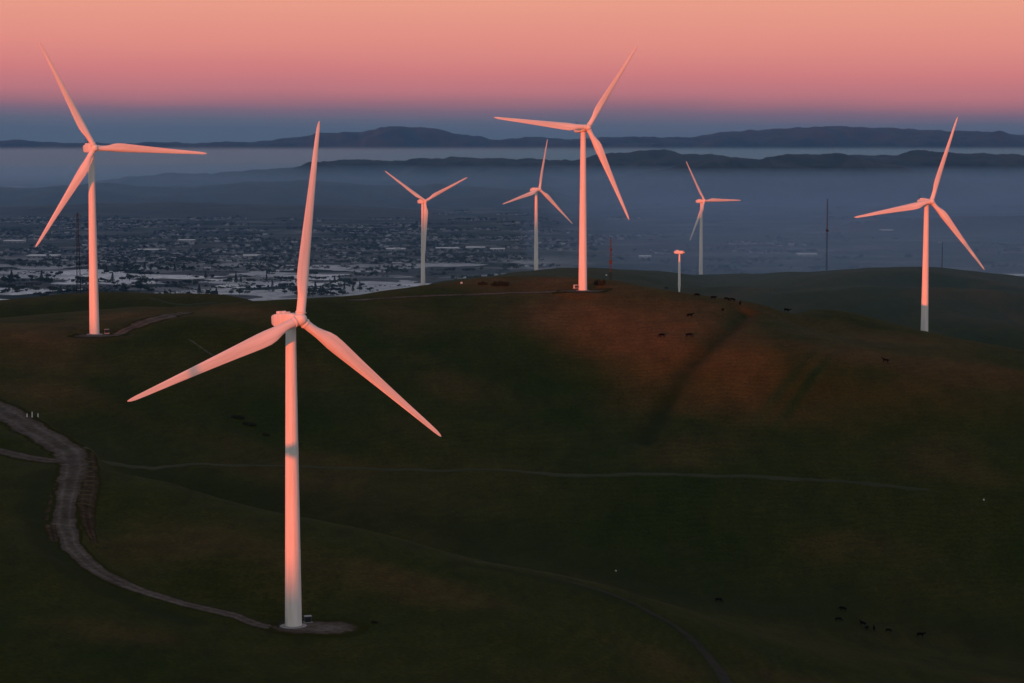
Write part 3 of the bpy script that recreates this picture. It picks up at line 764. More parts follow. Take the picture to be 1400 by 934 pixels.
for zz_, L in ((h * 0.96, 2.2), (h * 0.60, 2.6), (h * 0.34, 2.2)):
    m = MB()
    for s in (-1, 1):
        m.tube((0, 0.3, zz_), (s * L, 0, zz_ + 0.1), 0.09, 0.06, 5); m.tube((0, -0.3, zz_), (s * L, 0, zz_ + 0.1), 0.09, 0.06, 5); m.tube((0, 0, zz_ + 1.4), (s * L, 0, zz_ + 0.1), 0.06, 0.05, 5)
        m.tube((s * L, 0, zz_ + 0.1), (s * L, 0, zz_ - 0.9), 0.14, 0.14, 6)
    m.build('cross_arm', M['dark_metal'], r)
x, y, z = on_ground(835, 1175); h = at(835, 325, 1175)[2] - z
r = empty('lattice_mast', (x, y, z)); tag(r, 'slim rust red lattice mast right of the turbine on the crest', 'mast')
m = MB(); lattice(m, h, 0.95, 0.6, 12, 0.09, 0.05); m.build('frame', M['rust'], r)
m = MB(); m.box((0, -0.3, h * 0.55), (1.5, 1.1, 2.2), bev=0.15); m.build('antenna', M['rust'], r); m = MB(); m.box((0.2, -0.3, h * 0.78), (1.0, 0.8, 1.2), bev=0.12); m.build('antenna', M['rust'], r)
x, y, z = on_ground(1131, 2150); h = at(1131, 272, 2150)[2] - z
r = empty('radio_mast', (x, y, z)); tag(r, 'thin dark guyed mast rising from the far hill left of the right turbine', 'mast')
m = MB(); lattice(m, h, 1.1, 0.8, 24, 0.10, 0.05); m.build('frame', M['dark_metal'], r)
m = MB(); m.box((0, -0.5, h * 0.56), (2.6, 0.8, 2.4), bev=0.2); m.build('antenna', M['dark_metal'], r)
m = MB()
for k in range(3):
    a = k * 2.094 + 0.4
    for f, d in ((0.5, 18), (0.92, 30)):
        gx_, gy_ = x + d * math.cos(a), y + d * math.sin(a)
        m.tube((d * math.cos(a), d * math.sin(a), gz(gx_, gy_) - z), (0, 0, h * f), 0.03, n=4)
m.build('guy_wire', M['dark_metal'], r)
x, y, z = on_ground(1289, 2120); h = at(1289, 331, 2120)[2] - z
r = empty('utility_pole', (x, y, z)); tag(r, 'thin dark pole with a pale arm on the far hill right of the right turbine', 'pole')
m = MB(); m.tube((0, 0, -0.5), (0, 0, h), 0.42, 0.26, 8); m.build('post', M['wood'], r)
m = MB(); m.tube((0, 0, h - 0.6), (-3.4, 0, h - 0.1), 0.16, 0.13, 6); m.box((-3.6, 0, h - 0.25), (1.6, 0.6, 0.4), bev=0.1); m.build('arm', M['pale_box'], r)
q = hit(308, 545, ground_height); h = 8.5
r = empty('utility_pole', q); tag(r, 'lone dark wooden pole on the shaded slope under the left blade of the nearest turbine', 'pole')
m = MB(); m.tube((0, 0, -0.5), (0, 0, h), 0.17, 0.12, 8); m.build('post', M['wood'], r)
m = MB(); m.box((0, 0, h - 0.6), (2.0, 0.14, 0.16)); [m.tube((s, 0, h - 0.52), (s, 0, h - 0.2), 0.05, 0.07, 6) for s in (-0.85, 0, 0.85)]; m.build('cross_arm', M['wood'], r)

# transformer cabinets and posts
def cabinet(pos, w, label, body):
    r = empty('transformer_cabinet', pos, 0.3); tag(r, label, 'transformer')
    m = MB(); m.box((0, 0, 0.15), (w * 1.2, w, 0.5)); m.build('plinth', M['concrete'], r)
    m = MB(); m.box((0, 0, 0.4 + w * 0.4), (w, w * 0.72, w * 0.8), bev=0.12); b = m.build('cabinet', body, r)
    m = MB(); m.box((0, 0, 0.42 + w * 0.8), (w * 1.08, w * 0.8, 0.14), bev=0.05); m.build('lid', M['steel'], r)
    m = MB()
    for k in range(6): m.box((-w * 0.3 + k * w * 0.12, -w * 0.43, 0.4 + w * 0.38), (0.06, w * 0.14, w * 0.55))
    m.build('cooling_fins', M['dark_metal'], r)
cabinet(hit(421, 853, ground_height), 1.8, 'dark transformer cabinet on the gravel right of the nearest tower foot', M['box_paint'])
cabinet(hit(146, 457, ground_height), 1.9, 'dark transformer cabinet beside the foot of the left turbine', M['box_paint'])
cabinet(hit(787, 395, ground_height), 2.0, 'pale transformer cabinet at the foot of the turbine on the crest', M['pale_box'])
def trough(px, py, lab, s=1.0):
    q = hit(px, py, ground_height); r = empty('water_tank', q); tag(r, lab, 'water tank')
    m = MB(); m.lathe([(0.9 * s, -0.2), (0.9 * s, 1.0 * s), (0.85 * s, 1.05 * s)], 20); m.build('tank', M['pale_box'], r)
    m = MB(); m.lathe([(0.9 * s, 1.05 * s), (0.6 * s, 1.35 * s), (0.15 * s, 1.5 * s)], 20); m.build('lid', M['pale_box'], r)
trough(631, 388, 'small pale tank on the brown crest left of the middle turbine', 0.6)
trough(829, 377, 'tiny pale tank by the red lattice mast', 0.8)
trough(842, 781, 'tiny pale tank above the bend of the lower track', 0.3)
trough(1345, 684, 'tiny pale tank alone on the dark slope near the right edge', 0.34)
for k, (px, py, hh, lab) in enumerate([(37, 571, 1.3, 'left and lowest of three pale marker posts by the gravel road'), (44, 571, 1.9, 'tall middle one of three pale marker posts by the gravel road'), (52, 570, 1.1, 'right one of three pale marker posts by the gravel road')]):
    q = hit(px, py, ground_height); r = empty('marker_post', q); tag(r, lab, 'post', 'pale marker posts beside the gravel road')
    m = MB(); m.tube((0, 0, -0.2), (0, 0, hh), 0.22, 0.2, 10); m.build('post', M['pale_box'], r)
    m = MB(); m.lathe([(0.24, hh), (0.24, hh + 0.1), (0.05, hh + 0.25)], 10); m.build('cap', M['steel'], r)
# wire fence on the left slope
fa, fb = hit(258, 468, ground_height), hit(292, 490, ground_height)
fr = empty('wire_fence', fa); tag(fr, 'short thin wire fence on the dark slope between the left and nearest turbines', 'fence')
prev = None; mw = MB()
for k in range(7):
    t = k / 6; x = fa[0] + (fb[0] - fa[0]) * t; y = fa[1] + (fb[1] - fa[1]) * t; z = gz(x, y)
    l = Vector((x - fa[0], y - fa[1], z - fa[2]))
    m = MB(); m.tube(l - Vector((0, 0, 0.3)), l + Vector((0, 0, 1.0)), 0.05, 0.05, 6); m.build('post', M['wood'], fr)
    if prev is not None:
        for zz_ in (0.5, 0.95): mw.tube(prev + Vector((0, 0, zz_)), l + Vector((0, 0, zz_)), 0.022, n=4)
    prev = l
mw.build('rail', M['steel'], fr)

# straw rolls laid across the cut bank of the road
for k in range(10):
    py = 633 + k * 6.6; q = hit(120 - 0.9 * max(0, k - 5) + 1.5 * math.sin(k * 1.7), py, ground_height)
    m = MB(); L = 2.2 + 0.5 * math.sin(k * 2.3)
    rings = []
    for t in np.linspace(-1, 1, 9):
        x = t * L; zc = gz(q[0] + x, q[1] + 0.1 * x) - q[2] + 0.16
        rr = 0.3 * (1 + 0.12 * math.sin(9 * t + k)) * (0.6 if abs(t) == 1 else 1)
        rings.append([(x, 0.1 * x + rr * math.cos(2 * math.pi * i / 10), zc + rr * math.sin(2 * math.pi * i / 10)) for i in range(10)])
    m.loft(rings); o = m.build('straw_roll', M['straw'], smooth=True); o.location = q
    tag(o, 'tan straw roll lying in a ladder on the bank beside the gravel road', 'straw roll', 'straw erosion rolls on the road bank')

# ------------------------------------------------------------------ cattle
def skin_mesh(name, nodes, edges, mat, sub=2):
    me = bpy.data.meshes.new(name); me.from_pydata([n[0] for n in nodes], edges, []); me.update()
    o = bpy.data.objects.new(name, me); COL.objects.link(o)
    s = o.modifiers.new('s', 'SKIN'); s.use_smooth_shade = True
    for i, n in enumerate(nodes):
        sv = me.skin_vertices[0].data[i]; rr = n[1] if isinstance(n[1], tuple) else (n[1], n[1]); sv.radius = rr; sv.use_root = (i == 0)
    o.modifiers.new('d', 'SUBSURF').levels = sub; o.modifiers['d'].render_levels = sub
    dg = bpy.context.evaluated_depsgraph_get(); dg.update()
    out = bpy.data.meshes.new_from_object(o.evaluated_get(dg)); out.name = name
    bpy.data.objects.remove(o)
    out.materials.clear(); out.materials.append(mat)
    for p_ in out.polygons: p_.use_smooth = True
    return out
def cow_mesh(pose):
    n = [((0, 0, 1.02), (0.36, 0.40)), ((0.5, 0, 1.02), (0.34, 0.40)), ((0.8, 0, 1.08), (0.26, 0.34)), ((-0.45, 0, 1.06), (0.33, 0.36)), ((-0.82, 0, 1.10), (0.27, 0.29))]
    e = [(0, 1), (1, 2), (0, 3), (3, 4)]
    if pose == 'graze': head = [((1.05, 0, 0.98), 0.19), ((1.28, 0, 0.62), 0.14), ((1.42, 0, 0.38), 0.13), ((1.52, 0, 0.16), 0.085)]
    else: head = [((1.05, 0, 1.28), 0.19), ((1.26, 0, 1.46), 0.14), ((1.48, 0, 1.44), 0.13), ((1.72, 0, 1.30), 0.085)]
    b = 2
    for h_ in head: n.append(h_); e.append((b, len(n) - 1)); b = len(n) - 1
    hb = len(n) - 2
    hz = n[hb][0]
    for s in (-1, 1):
        n.append(((hz[0] - 0.12, s * 0.24, hz[2] + 0.08), (0.03, 0.05))); e.append((hb, len(n) - 1))
    for s in (-1, 1):
        k = 0.1 * s
        for pts, root in (([(0.62, 0.2 * s, 0.72, 0.13), (0.60 + k, 0.2 * s, 0.40, 0.075), (0.62 + k, 0.2 * s, 0.1, 0.05), (0.66 + k, 0.2 * s, 0.02, 0.06)], 1),
                          ([(-0.70, 0.2 * s, 0.78, 0.17), (-0.62 - k, 0.2 * s, 0.60, 0.10), (-0.80 - k, 0.2 * s, 0.38, 0.065), (-0.78 - k, 0.2 * s, 0.1, 0.05), (-0.73 - k, 0.2 * s, 0.02, 0.06)], 4)):
            b = root
            for q in pts: n.append((q[:3], q[3])); e.append((b, len(n) - 1)); b = len(n) - 1
    b = 4
    for q in [(-1.06, 0, 1.16, 0.05), (-1.14, 0, 0.85, 0.03), (-1.15, 0, 0.55, 0.05)]: n.append((q[:3], q[3])); e.append((b, len(n) - 1)); b = len(n) - 1
    return skin_mesh('cow', n, e, M['hide'])
COW = {'graze': cow_mesh('graze'), 'stand': cow_mesh('stand')}
CATTLE = [
 (943,435,'stand',0.3,1.15,'black cow left of the gully, highest of three on the red lit slope','h'),
 (905,463,'graze',2.9,1.1,'black cow farthest down and left on the red lit slope','h'),
 (942,462,'graze',0.1,1.15,'black cow on the red slope, close to the gully edge','h'),
 (1075,427,'stand',0.2,1.15,'black cow right of the gully, near the top of the red patch','h'),
 (1210,497,'stand',3.0,1.15,'black cow alone on the brown slope below the right turbine','h'),
 (911,396,'graze',0.0,1.2,'black cow on the crest just left of the stubby bladeless turbine','h'),
 (953,406,'graze',2.8,1.0,'black cow on the skyline, right of the stubby bladeless turbine','h'),
 (975,410,'stand',0.3,1.1,'black cow second along the skyline from the stubby turbine','h'),
 (993,412,'graze',0.2,1.05,'left cow of a close pair on the skyline by the gully head','h'),
 (1001,413,'graze',3.1,1.05,'right cow of a close pair on the skyline by the gully head','h'),
 (1012,418,'stand',1.3,1.0,'black cow standing end-on at the head of the gully','h'),
 (988,426,'graze',1.2,0.9,'small dark calf below the cow pair near the gully head','h'),
 (1146,850,'graze',0.2,1.1,'leftmost black cow of the herd in the valley hollow','v'),
 (1152,837,'graze',2.7,1.1,'black cow grazing above the leftmost one in the hollow','v'),
 (1179,857,'stand',2.6,1.1,'upper cow of the touching pair in the valley hollow','v'),
 (1185,862,'graze',1.0,0.9,'lower cow of the touching pair in the valley hollow','v'),
 (1195,863,'stand',1.5,1.0,'black cow standing end-on right of the touching pair','v'),
 (1214,866,'graze',0.3,0.95,'black cow in the hollow between the end-on cow and the lone one','v'),
 (1258,873,'stand',0.1,1.2,'lone black cow at the right end of the herd in the hollow','v'),
 (982,824,'graze',0.1,1.1,'black cow far left of the herd, above the lower track','v'),
]
for px, py, pose, rz, s, lab, g in CATTLE:
    q = hit(px, py, ground_height)
    o = bpy.data.objects.new('cow', COW[pose]); COL.objects.link(o)
    gx_ = (gz(q[0] + 0.7, q[1]) - gz(q[0] - 0.7, q[1])) / 1.4; gy_ = (gz(q[0], q[1] + 0.7) - gz(q[0], q[1] - 0.7)) / 1.4
    sl = math.atan(gx_ * math.cos(rz) + gy_ * math.sin(rz))
    o.location = (q[0], q[1], q[2] - 0.03); o.rotation_euler = (0, -sl, rz); o.scale = (s * (1.22 if g == 'h' else 1.0),) * 3
    tag(o, lab, 'cow', 'black cattle on the red lit hill' if g == 'h' else 'black cattle in the valley hollow')

# ------------------------------------------------------------------ shrubs and trees
def leafy(m, c, rad, count, size, rg, mi=0):
    for _ in range(count):
        while True:
            v = Vector((rg.uniform(-1, 1), rg.uniform(-1, 1), rg.uniform(-1, 1)))
            if 0.25 < v.length < 1: break
        v = v.normalized() * v.length ** 0.4
        p = Vector(c) + Vector((v.x * rad[0], v.y * rad[1], v.z * rad[2]))
        a = Vector((rg.gauss(0, 1), rg.gauss(0, 1), rg.gauss(0, 1))).normalized(); b = a.orthogonal().normalized()
        s = size * rg.uniform(0.6, 1.4)
        m.add([p + a * s, p + b * s * 0.7, p - a * s, p - b * s * 0.7], [(0, 1, 2, 3)], mi)
def shrub(px, py, w, h, lab, seed):
    q = hit(px, py, ground_height); rg = random.Random(seed)
    r = empty('shrub', q); tag(r, lab, 'shrub')
    m = MB()
    for k in range(5): a = k * 1.26 + seed; m.tube((0, 0, -0.3), (0.35 * w * math.cos(a), 0.35 * w * math.sin(a), h * 0.6), 0.09, 0.03, 5)
    m.build('stem', M['bark'], r)
    m = MB()
    nl = 7
    for k in range(nl):
        x = (k / (nl - 1) - 0.5) * w * 0.85
        hh = h * rg.uniform(0.55, 1.0) * (1 - 0.9 * (x / w) ** 2)
        zg = gz(q[0] + x, q[1]) - q[2]
        leafy(m, (x, rg.uniform(-0.2, 0.2) * w * 0.4, zg + hh * 0.48), (w * 0.17, w * 0.17, hh * 0.55), 170, min(0.26, w * 0.06), rg)
    m.build('foliage', M['shrub'], r)
shrub(684, 391, 8.5, 2.6, 'wide dark bush on the crest left of the middle turbine', 1)
shrub(660, 390, 4.0, 1.5, 'small low dark bush at the left end of the wide bush on the crest', 2)
shrub(820, 390, 5.0, 3.0, 'round dark bush right of the foot of the turbine on the crest', 3)
shrub(326, 572, 4.5, 1.4, 'upper left of three dark shrubs in a line below the left blade', 4)
shrub(341, 582, 4.5, 1.4, 'middle one of three dark shrubs in a line below the left blade', 5)
shrub(364, 597, 2.6, 1.0, 'lowest and smallest of three dark shrubs in a line beside the nearest tower', 6)
shrub(512, 853, 1.6, 0.7, 'small low shrub at the right end of the gravel pad', 7)

def tree_mesh(seed, shape):
    rg = random.Random(seed); m = MB()
    m.tube((0, 0, -0.3), (0, 0, 4.5), 0.35, 0.22, 6, mi=1)
    if shape == 'round':
        for k in range(6):
            a = rg.uniform(0, 6.28); d = rg.uniform(0.5, 2.6)
            e_ = Vector((d * math.cos(a), d * math.sin(a), rg.uniform(4.2, 7.6)))
            m.tube((0, 0, 3.2), e_, 0.14, 0.06, 4, mi=1)
            leafy(m, e_, (rg.uniform(1.6, 2.4), rg.uniform(1.6, 2.4), rg.uniform(1.3, 2.1)), 46, 0.75, rg)
    elif shape == 'wide':
        for k in range(8):
            a = rg.uniform(0, 6.28); d = rg.uniform(1.0, 4.6)
            e_ = Vector((d * math.cos(a), d * math.sin(a), rg.uniform(3.6, 6.2)))
            m.tube((0, 0, 2.6), e_, 0.16, 0.06, 4, mi=1)
            leafy(m, e_, (rg.uniform(1.8, 2.6), rg.uniform(1.8, 2.6), rg.uniform(1.3, 1.9)), 42, 0.8, rg)
    else:
        m.tube((0, 0, 4), (0, 0, 15), 0.2, 0.05, 5, mi=1)
        for k in range(9):
            f = k / 8
            leafy(m, (0, 0, 2 + 13 * f), (2.6 * (1 - f) + 0.35, 2.6 * (1 - f) + 0.35, 1.3), 40, 0.7, rg)
    return m
TREES = {}
for nm, sh_, sd in (('r1', 'round', 1), ('r2', 'round', 2), ('w1', 'wide', 3), ('w2', 'wide', 4), ('c1', 'conical', 5)):
    o = tree_mesh(sd, sh_).build('valley_tree', [M['tree_leaf'], M['bark']]); TREES[nm] = o.data; bpy.data.objects.remove(o)

def flat(x, y): return np.zeros_like(np.asarray(x, float))
def valley(px, py):
    k = CAM_Z / (py - HORIZON) * F_PX   # first guess, then exact
    d = at(px, py, 1.0) - np.array([0, 0, CAM_Z]); t = -CAM_Z / d[2]
    return d[0] * t, d[1] * t
rt = random.Random(21)
tree_pts = []
# field edges and clumps in the near valley
for k in range(60):
    px, py = rt.uniform(-10, 500), 364 + 46 * rt.random() ** 0.8
    x, y = valley(px, py); ang = 0.5 + rt.choice((0, math.pi / 2)) + rt.gauss(0, 0.15); n_ = rt.randint(3, 9)
    for i in range(n_):
        s = (i - n_ / 2) * rt.uniform(13, 20)
        tree_pts.append((x + s * math.cos(ang) + rt.gauss(0, 4), y + s * math.sin(ang) + rt.gauss(0, 4), rt.uniform(0.75, 1.5)))
tree_pts = tree_pts[:265]
LABT = {'r': 'round dark tree standing by the pale fields of the near valley', 'w': 'broad spreading dark tree by the pale fields of the near valley', 'c': 'pointed dark conifer by the pale fields of the near valley'}
for x, y, s in tree_pts:
    k = rt.choice(('r1', 'r2', 'w1', 'w2', 'w1', 'c1'))
    o = bpy.data.objects.new('valley_tree', TREES[k]); COL.objects.link(o)
    o.location = (x, y, 0); o.rotation_euler = (0, 0, rt.uniform(0, 6.28)); o.scale = (s * rt.uniform(1.0, 1.5), s * rt.uniform(1.0, 1.5), s)
    tag(o, LABT[k[0]], 'tree', 'trees along the near valley fields')
x, y = valley(16, 386); o = bpy.data.objects.new('valley_tree', TREES['c1']); COL.objects.link(o); o.location = (x, y, 0); o.scale = (2.4, 2.4, 1.75)
tag(o, 'tallest pointed conifer in the valley, near the left edge of the picture', 'tree', 'trees along the near valley fields')

# the town: blocks of gabled houses along streets
def house(m, x, y, rz, w, d, h, rh, roof):
    R = Matrix.Rotation(rz, 3, 'Z'); c = Vector((x, y, 0))
    P = [c + R @ Vector(p) for p in [(-w/2,-d/2,-0.3),(w/2,-d/2,-0.3),(w/2,d/2,-0.3),(-w/2,d/2,-0.3),(-w/2,-d/2,h),(w/2,-d/2,h),(w/2,d/2,h),(-w/2,d/2,h),(-w/2,0,h+rh),(w/2,0,h+rh)]]
    m.add(P, [(0,1,5,4),(2,3,7,6),(1,2,6,9,5),(3,0,4,8,7)], 0)
    o = 0.5; k = rh / (d / 2)
    Q = [c + R @ Vector(p) for p in [(-w/2-o,-d/2-o,h-o*k+0.05),(w/2+o,-d/2-o,h-o*k+0.05),(w/2+o,0,h+rh+0.05),(-w/2-o,0,h+rh+0.05),(-w/2-o,d/2+o,h-o*k+0.05),(w/2+o,d/2+o,h-o*k+0.05)]]
    m.add(Q, [(0,1,2,3),(3,2,5,4)], roof)
    for s in (-0.28, 0.22):
        W = [c + R @ Vector(p) for p in [(w*s-0.8,-d/2-0.03,1.0),(w*s+0.8,-d/2-0.03,1.0),(w*s+0.8,-d/2-0.03,2.3),(w*s-0.8,-d/2-0.03,2.3)]]
        m.add(W, [(0,1,2,3)], 3)
HM_ = [M['wall'], M['roof_dark'], M['roof_pale'], M['window']]
def town_density(px, py):
    d = 0.0
    if py < 362: d = 1.0
    else: d = 0.25
    if px > 480: d *= max(0.12, 1 - (px - 480) / 420)
    if px < 150 and py > 330: d *= 0.5
    return d
houses, town_trees = [], []
tries = 0
while len(houses) < 2500 and tries < 4000:
    tries += 1
    px, py = rt.uniform(-20, 1100), 292 + 80 * rt.random() ** 0.8
    if rt.random() > town_density(px, py): continue
    x, y = valley(px, py); ang = rt.choice((0.35, 0.5, 0.1)) + rt.choice((0, math.pi / 2))
    ca, sa = math.cos(ang), math.sin(ang)
    for row in range(rt.randint(2, 3)):
        for i in range(rt.randint(4, 9)):
            if rt.random() < 0.2: continue
            u, v = i * rt.uniform(21, 25), row * 38 + rt.gauss(0, 3)
            hx, hy = x + u * ca - v * sa, y + u * sa + v * ca
            houses.append((hx, hy, ang + rt.choice((0, math.pi / 2)), rt.uniform(12, 20), rt.uniform(9, 13), rt.choice((3, 3.2, 5.6)), rt.uniform(1.8, 3), rt.choice((1, 1, 1, 2))))
            for _ in range(2):
                if rt.random() < 0.98: town_trees.append((hx + rt.gauss(0, 14), hy + rt.gauss(0, 14), rt.uniform(0.6, 1.35)))
houses.sort(key=lambda q: q[1])
# far-off trees and houses read as one mass; the 290 nearest houses are things of their own
shapes = {}
for i, q in enumerate(houses[:290]):
    x, y, rz, w, d, h, rh, roof = q
    key = (roof, i % 7)
    if key not in shapes:
        m = MB(); house(m, 0, 0, 0, w, d, h, rh, roof); o = m.build('house', HM_); shapes[key] = o.data
    else:
        o = bpy.data.objects.new('house', shapes[key]); COL.objects.link(o)
    o.location = (x, y, 0); o.rotation_euler = (0, 0, rz)
    tag(o, 'small house with a %s gabled roof at the near edge of the hazy town' % ('dark' if roof == 1 else 'pale'), 'house', 'houses at the near edge of the town')
m = MB()
for q in houses[290:]: house(m, *q)
tag(m.build('distant_houses', HM_), kind='stuff', label='roofs of the hazy town spread across the valley', cat='houses')
def mass(name, pts, seeds, label):
    vs, fs, mi = [], [], []; b = 0
    protos = []
    for k in seeds:
        me = TREES[k]; co = np.empty(len(me.vertices) * 3); me.vertices.foreach_get('co', co)
        protos.append((co.reshape(-1, 3), [tuple(p_.vertices) for p_ in me.polygons if p_.material_index == 0]))
    lite = []
    for co, f in protos:
        f = f[::3]; used = sorted({i for q in f for i in q}); mp_ = {u: i for i, u in enumerate(used)}
        lite.append((co[used], [tuple(mp_[i] for i in q) for q in f]))
    for x, y, s in pts:
        co, f = rt.choice(lite); a = rt.uniform(0, 6.28); ca, sa = math.cos(a), math.sin(a)
        w_ = s * rt.uniform(1.1, 1.6)
        P = np.stack([(co[:, 0] * ca - co[:, 1] * sa) * w_ + x, (co[:, 0] * sa + co[:, 1] * ca) * w_ + y, co[:, 2] * s * 1.0], 1)
        vs.append(P); fs += [tuple(b + i for i in q) for q in f]; b += len(co)
    me = bpy.data.meshes.new(name); me.from_pydata(np.concatenate(vs).tolist(), [], fs); me.materials.append(M['tree_leaf']); me.update()
    o = bpy.data.objects.new(name, me); COL.objects.link(o)
    return tag(o, label, 'trees', kind='stuff')
# groves and street trees beyond the fields
for k in range(260):
    px, py = rt.uniform(-20, 1420), 280 + 120 * rt.random()
    if px > 480 and py > 385: continue
    x, y = valley(px, py); n_ = rt.randint(3, 14); sp = rt.uniform(12, 40); an = rt.uniform(0, 3.14)
    for i in range(n_):
        s = rt.gauss(0, 1) * sp * 2
        town_trees.append((x + s * math.cos(an) + rt.gauss(0, sp * 0.3), y + s * math.sin(an) + rt.gauss(0, sp * 0.3), rt.uniform(0.7, 1.5)))
for k in range(100):
    px, py = rt.uniform(-20, 500), 352 + 52 * rt.random()
    x, y = valley(px, py); n_ = rt.randint(4, 16); an = 0.5 + rt.choice((0, math.pi / 2)) + rt.gauss(0, 0.2); sp = rt.uniform(7, 13)
    for i in range(n_): town_trees.append((x + i * sp * math.cos(an) + rt.gauss(0, 3), y + i * sp * math.sin(an) + rt.gauss(0, 3), rt.uniform(0.3, 0.75)))
town_trees = town_trees[:9500]
mass('distant_trees', town_trees, ('r1', 'r2', 'w1', 'w2'), 'dark trees scattered between the roofs of the hazy town')

def big_building(px, py, wpx, hpx, depth, lab, rz=0.0, roof='white_roof'):
    x, y = valley(px, py); k = y / F_PX
    w, h = wpx * k, max(4.0, hpx * k)
    r = empty('warehouse', (x, y, 0), rz); tag(r, lab, 'building', 'large pale buildings in the valley')
    m = MB(); m.box((0, 0, h * 0.5 - 0.3), (w, depth, h + 0.6)); m.build('wall', M['wall'], r)
    m = MB(); m.loft([[(-w/2-0.6, -depth/2-0.6, h + 0.02), (w/2+0.6, -depth/2-0.6, h + 0.02), (w/2+0.6, depth/2+0.6, h + 0.02), (-w/2-0.6, depth/2+0.6, h + 0.02)], [(-w/2-0.6, -depth/2-0.6, h + 0.6), (w/2+0.6, -depth/2-0.6, h + 0.6), (w/2+0.6, depth/2+0.6, h + 0.6), (-w/2-0.6, depth/2+0.6, h + 0.6)], [(-w/2+2, -1, h + 2.2), (w/2-2, -1, h + 2.2), (w/2-2, 1, h + 2.2), (-w/2+2, 1, h + 2.2)]])
    m.build('roof', M[roof], r)
    m = MB()
    for i in range(max(2, int(w / 14))):
        xx_ = -w / 2 + 7 + i * (w - 14) / max(1, int(w / 14) - 1); m.box((xx_, -depth / 2 - 0.05, 1.6), (4.2, 0.3, 3.2))
    m.build('loading_doors', M['window'], r)
big_building(1214, 319, 21, 4.5, 70, 'bright pale hall standing alone in the haze left of the right turbine tower', roof='white_roof')
big_building(1103, 350, 26, 3, 60, 'long low pale hall in the haze left of the thin guyed mast')
big_building(1397, 379, 44, 3, 70, 'pale hall cut by the right edge of the picture behind the far hill')
big_building(1075, 275, 30, 2, 80, 'faint long low building far off in the haze near the head of the guyed mast')
big_building(541, 343, 26, 3, 55, 'left hall of the pale row beside the Y bladed turbine')
big_building(612, 342, 32, 3, 60, 'pale hall just right of the Y bladed turbine tower', 0.05)
big_building(650, 342, 26, 4, 60, 'middle hall of the pale row right of the Y bladed turbine')
big_building(680, 343, 20, 3, 60, 'right end hall of the pale row left of the straight-up bladed turbine')
big_building(882, 353, 16, 3, 50, 'pale hall in the haze right of the red lattice mast')
big_building(205, 344, 40, 3, 60, 'long pale hall at the near edge of town right of the left turbine')
big_building(340, 352, 34, 3, 60, 'long pale hall at the town edge left of the nearest upright blade')
big_building(60, 352, 40, 3, 70, 'long pale hall in the valley left of the dark pylon')
big_building(20, 332, 26, 3, 60, 'pale hall beyond the fields at the left edge of the picture')
big_building(255, 331, 22, 3, 50, 'small pale hall among the roofs in the middle of the town')
big_building(165, 256, 24, 1.6, 120, 'faint pale building on the low hills right of the left turbine tower', roof='roof_pale')
big_building(20, 257, 26, 2, 120, 'faint pale building on the hazy plain at the far left', roof='roof_pale')

# ------------------------------------------------------------------ air
def volume_box(name, lo, hi, color, density, g, label):
    m = MB(); c = [(a + b) / 2 for a, b in zip(lo, hi)]; m.box(c, [b - a for a, b in zip(lo, hi)])
    mt = bpy.data.materials.new(name); mt.use_nodes = True; n = mt.node_tree.nodes; n.clear()
    out = n.new('ShaderNodeOutputMaterial'); v = n.new('ShaderNodeVolumePrincipled')
    v.inputs['Color'].default_value = (*color, 1); v.inputs['Density'].default_value = density; v.inputs['Anisotropy'].default_value = g
    mt.node_tree.links.new(v.outputs[0], out.inputs['Volume'])
    mt.cycles.homogeneous_volume = True
    o = m.build(name, mt)
    return tag(o, label, kind='stuff')
volume_box('haze', (-17000, -3900, -2), (17000, 31500, 560), (0.17, 0.46, 0.88), 1.4e-5, 0.3, 'pale blue haze filling the air over the hills and the valley')
volume_box('mist', (-16900, 3300, -1.9), (16900, 31300, 545), (0.10, 0.42, 0.95), 0.9e-5, 0.3, 'blue evening haze over the whole far valley')
volume_box('mist', (-16500, 17000, -1.4), (16500, 24000, CAM_Z - 56), (0.66, 0.90, 1.0), 1.1e-4, 0.3, 'bank of pale mist lying between the two far ranges')
volume_box('mist', (-16480, 17400, -1.45), (16480, 23900, CAM_Z - 40), (0.66, 0.90, 1.0), 0.35e-4, 0.3, 'thin top of the mist bank under the farthest range')
volume_box('mist', (-16460, 16800, -1.5), (16460, 23800, CAM_Z - 74), (0.66, 0.90, 1.0), 0.6e-4, 0.3, 'thick foot of the mist bank behind the middle range')
volume_box('mist', (-16400, 9000, -1.2), (16400, 16400, CAM_Z - 146), (0.46, 0.68, 0.95), 1.5e-4, 0.3, 'low mist round the feet of the middle range')
volume_box('mist', (130, 1330, -1.1), (16300, 8900, CAM_Z - 100), (0.42, 0.63, 0.98), 0.45e-4, 0.3, 'low mist over the right side of the valley')
for k_, x_ in enumerate((-230, -120, -20, 70, 150, 230)):
    volume_box('mist', (x_, 1310 + 3 * k_, -1.35 - 0.05 * k_), (2600 + 5 * k_, 2330 + 3 * k_, CAM_Z - 80 - 0.4 * k_), (0.42, 0.72, 0.90), 0.25e-4, 0.3, 'thin mist in the dip in front of the far green hill')
volume_box('mist', (270, 1345, -1.15), (16310, 8890, CAM_Z - 102), (0.42, 0.63, 0.98), 0.42e-4, 0.3, 'low mist deepening towards the right edge of the valley')
volume_box('mist', (-16320, 5500, -1.3), (130, 8870, 60), (0.36, 0.55, 0.86), 0.7e-4, 0.3, 'thin blue mist over the roofs of the town')
volume_box('mist', (30, 4200, -1.25), (16320, 8880, CAM_Z - 190), (0.42, 0.63, 0.98), 0.42e-4, 0.3, 'low mist lying on the valley floor right of the town')

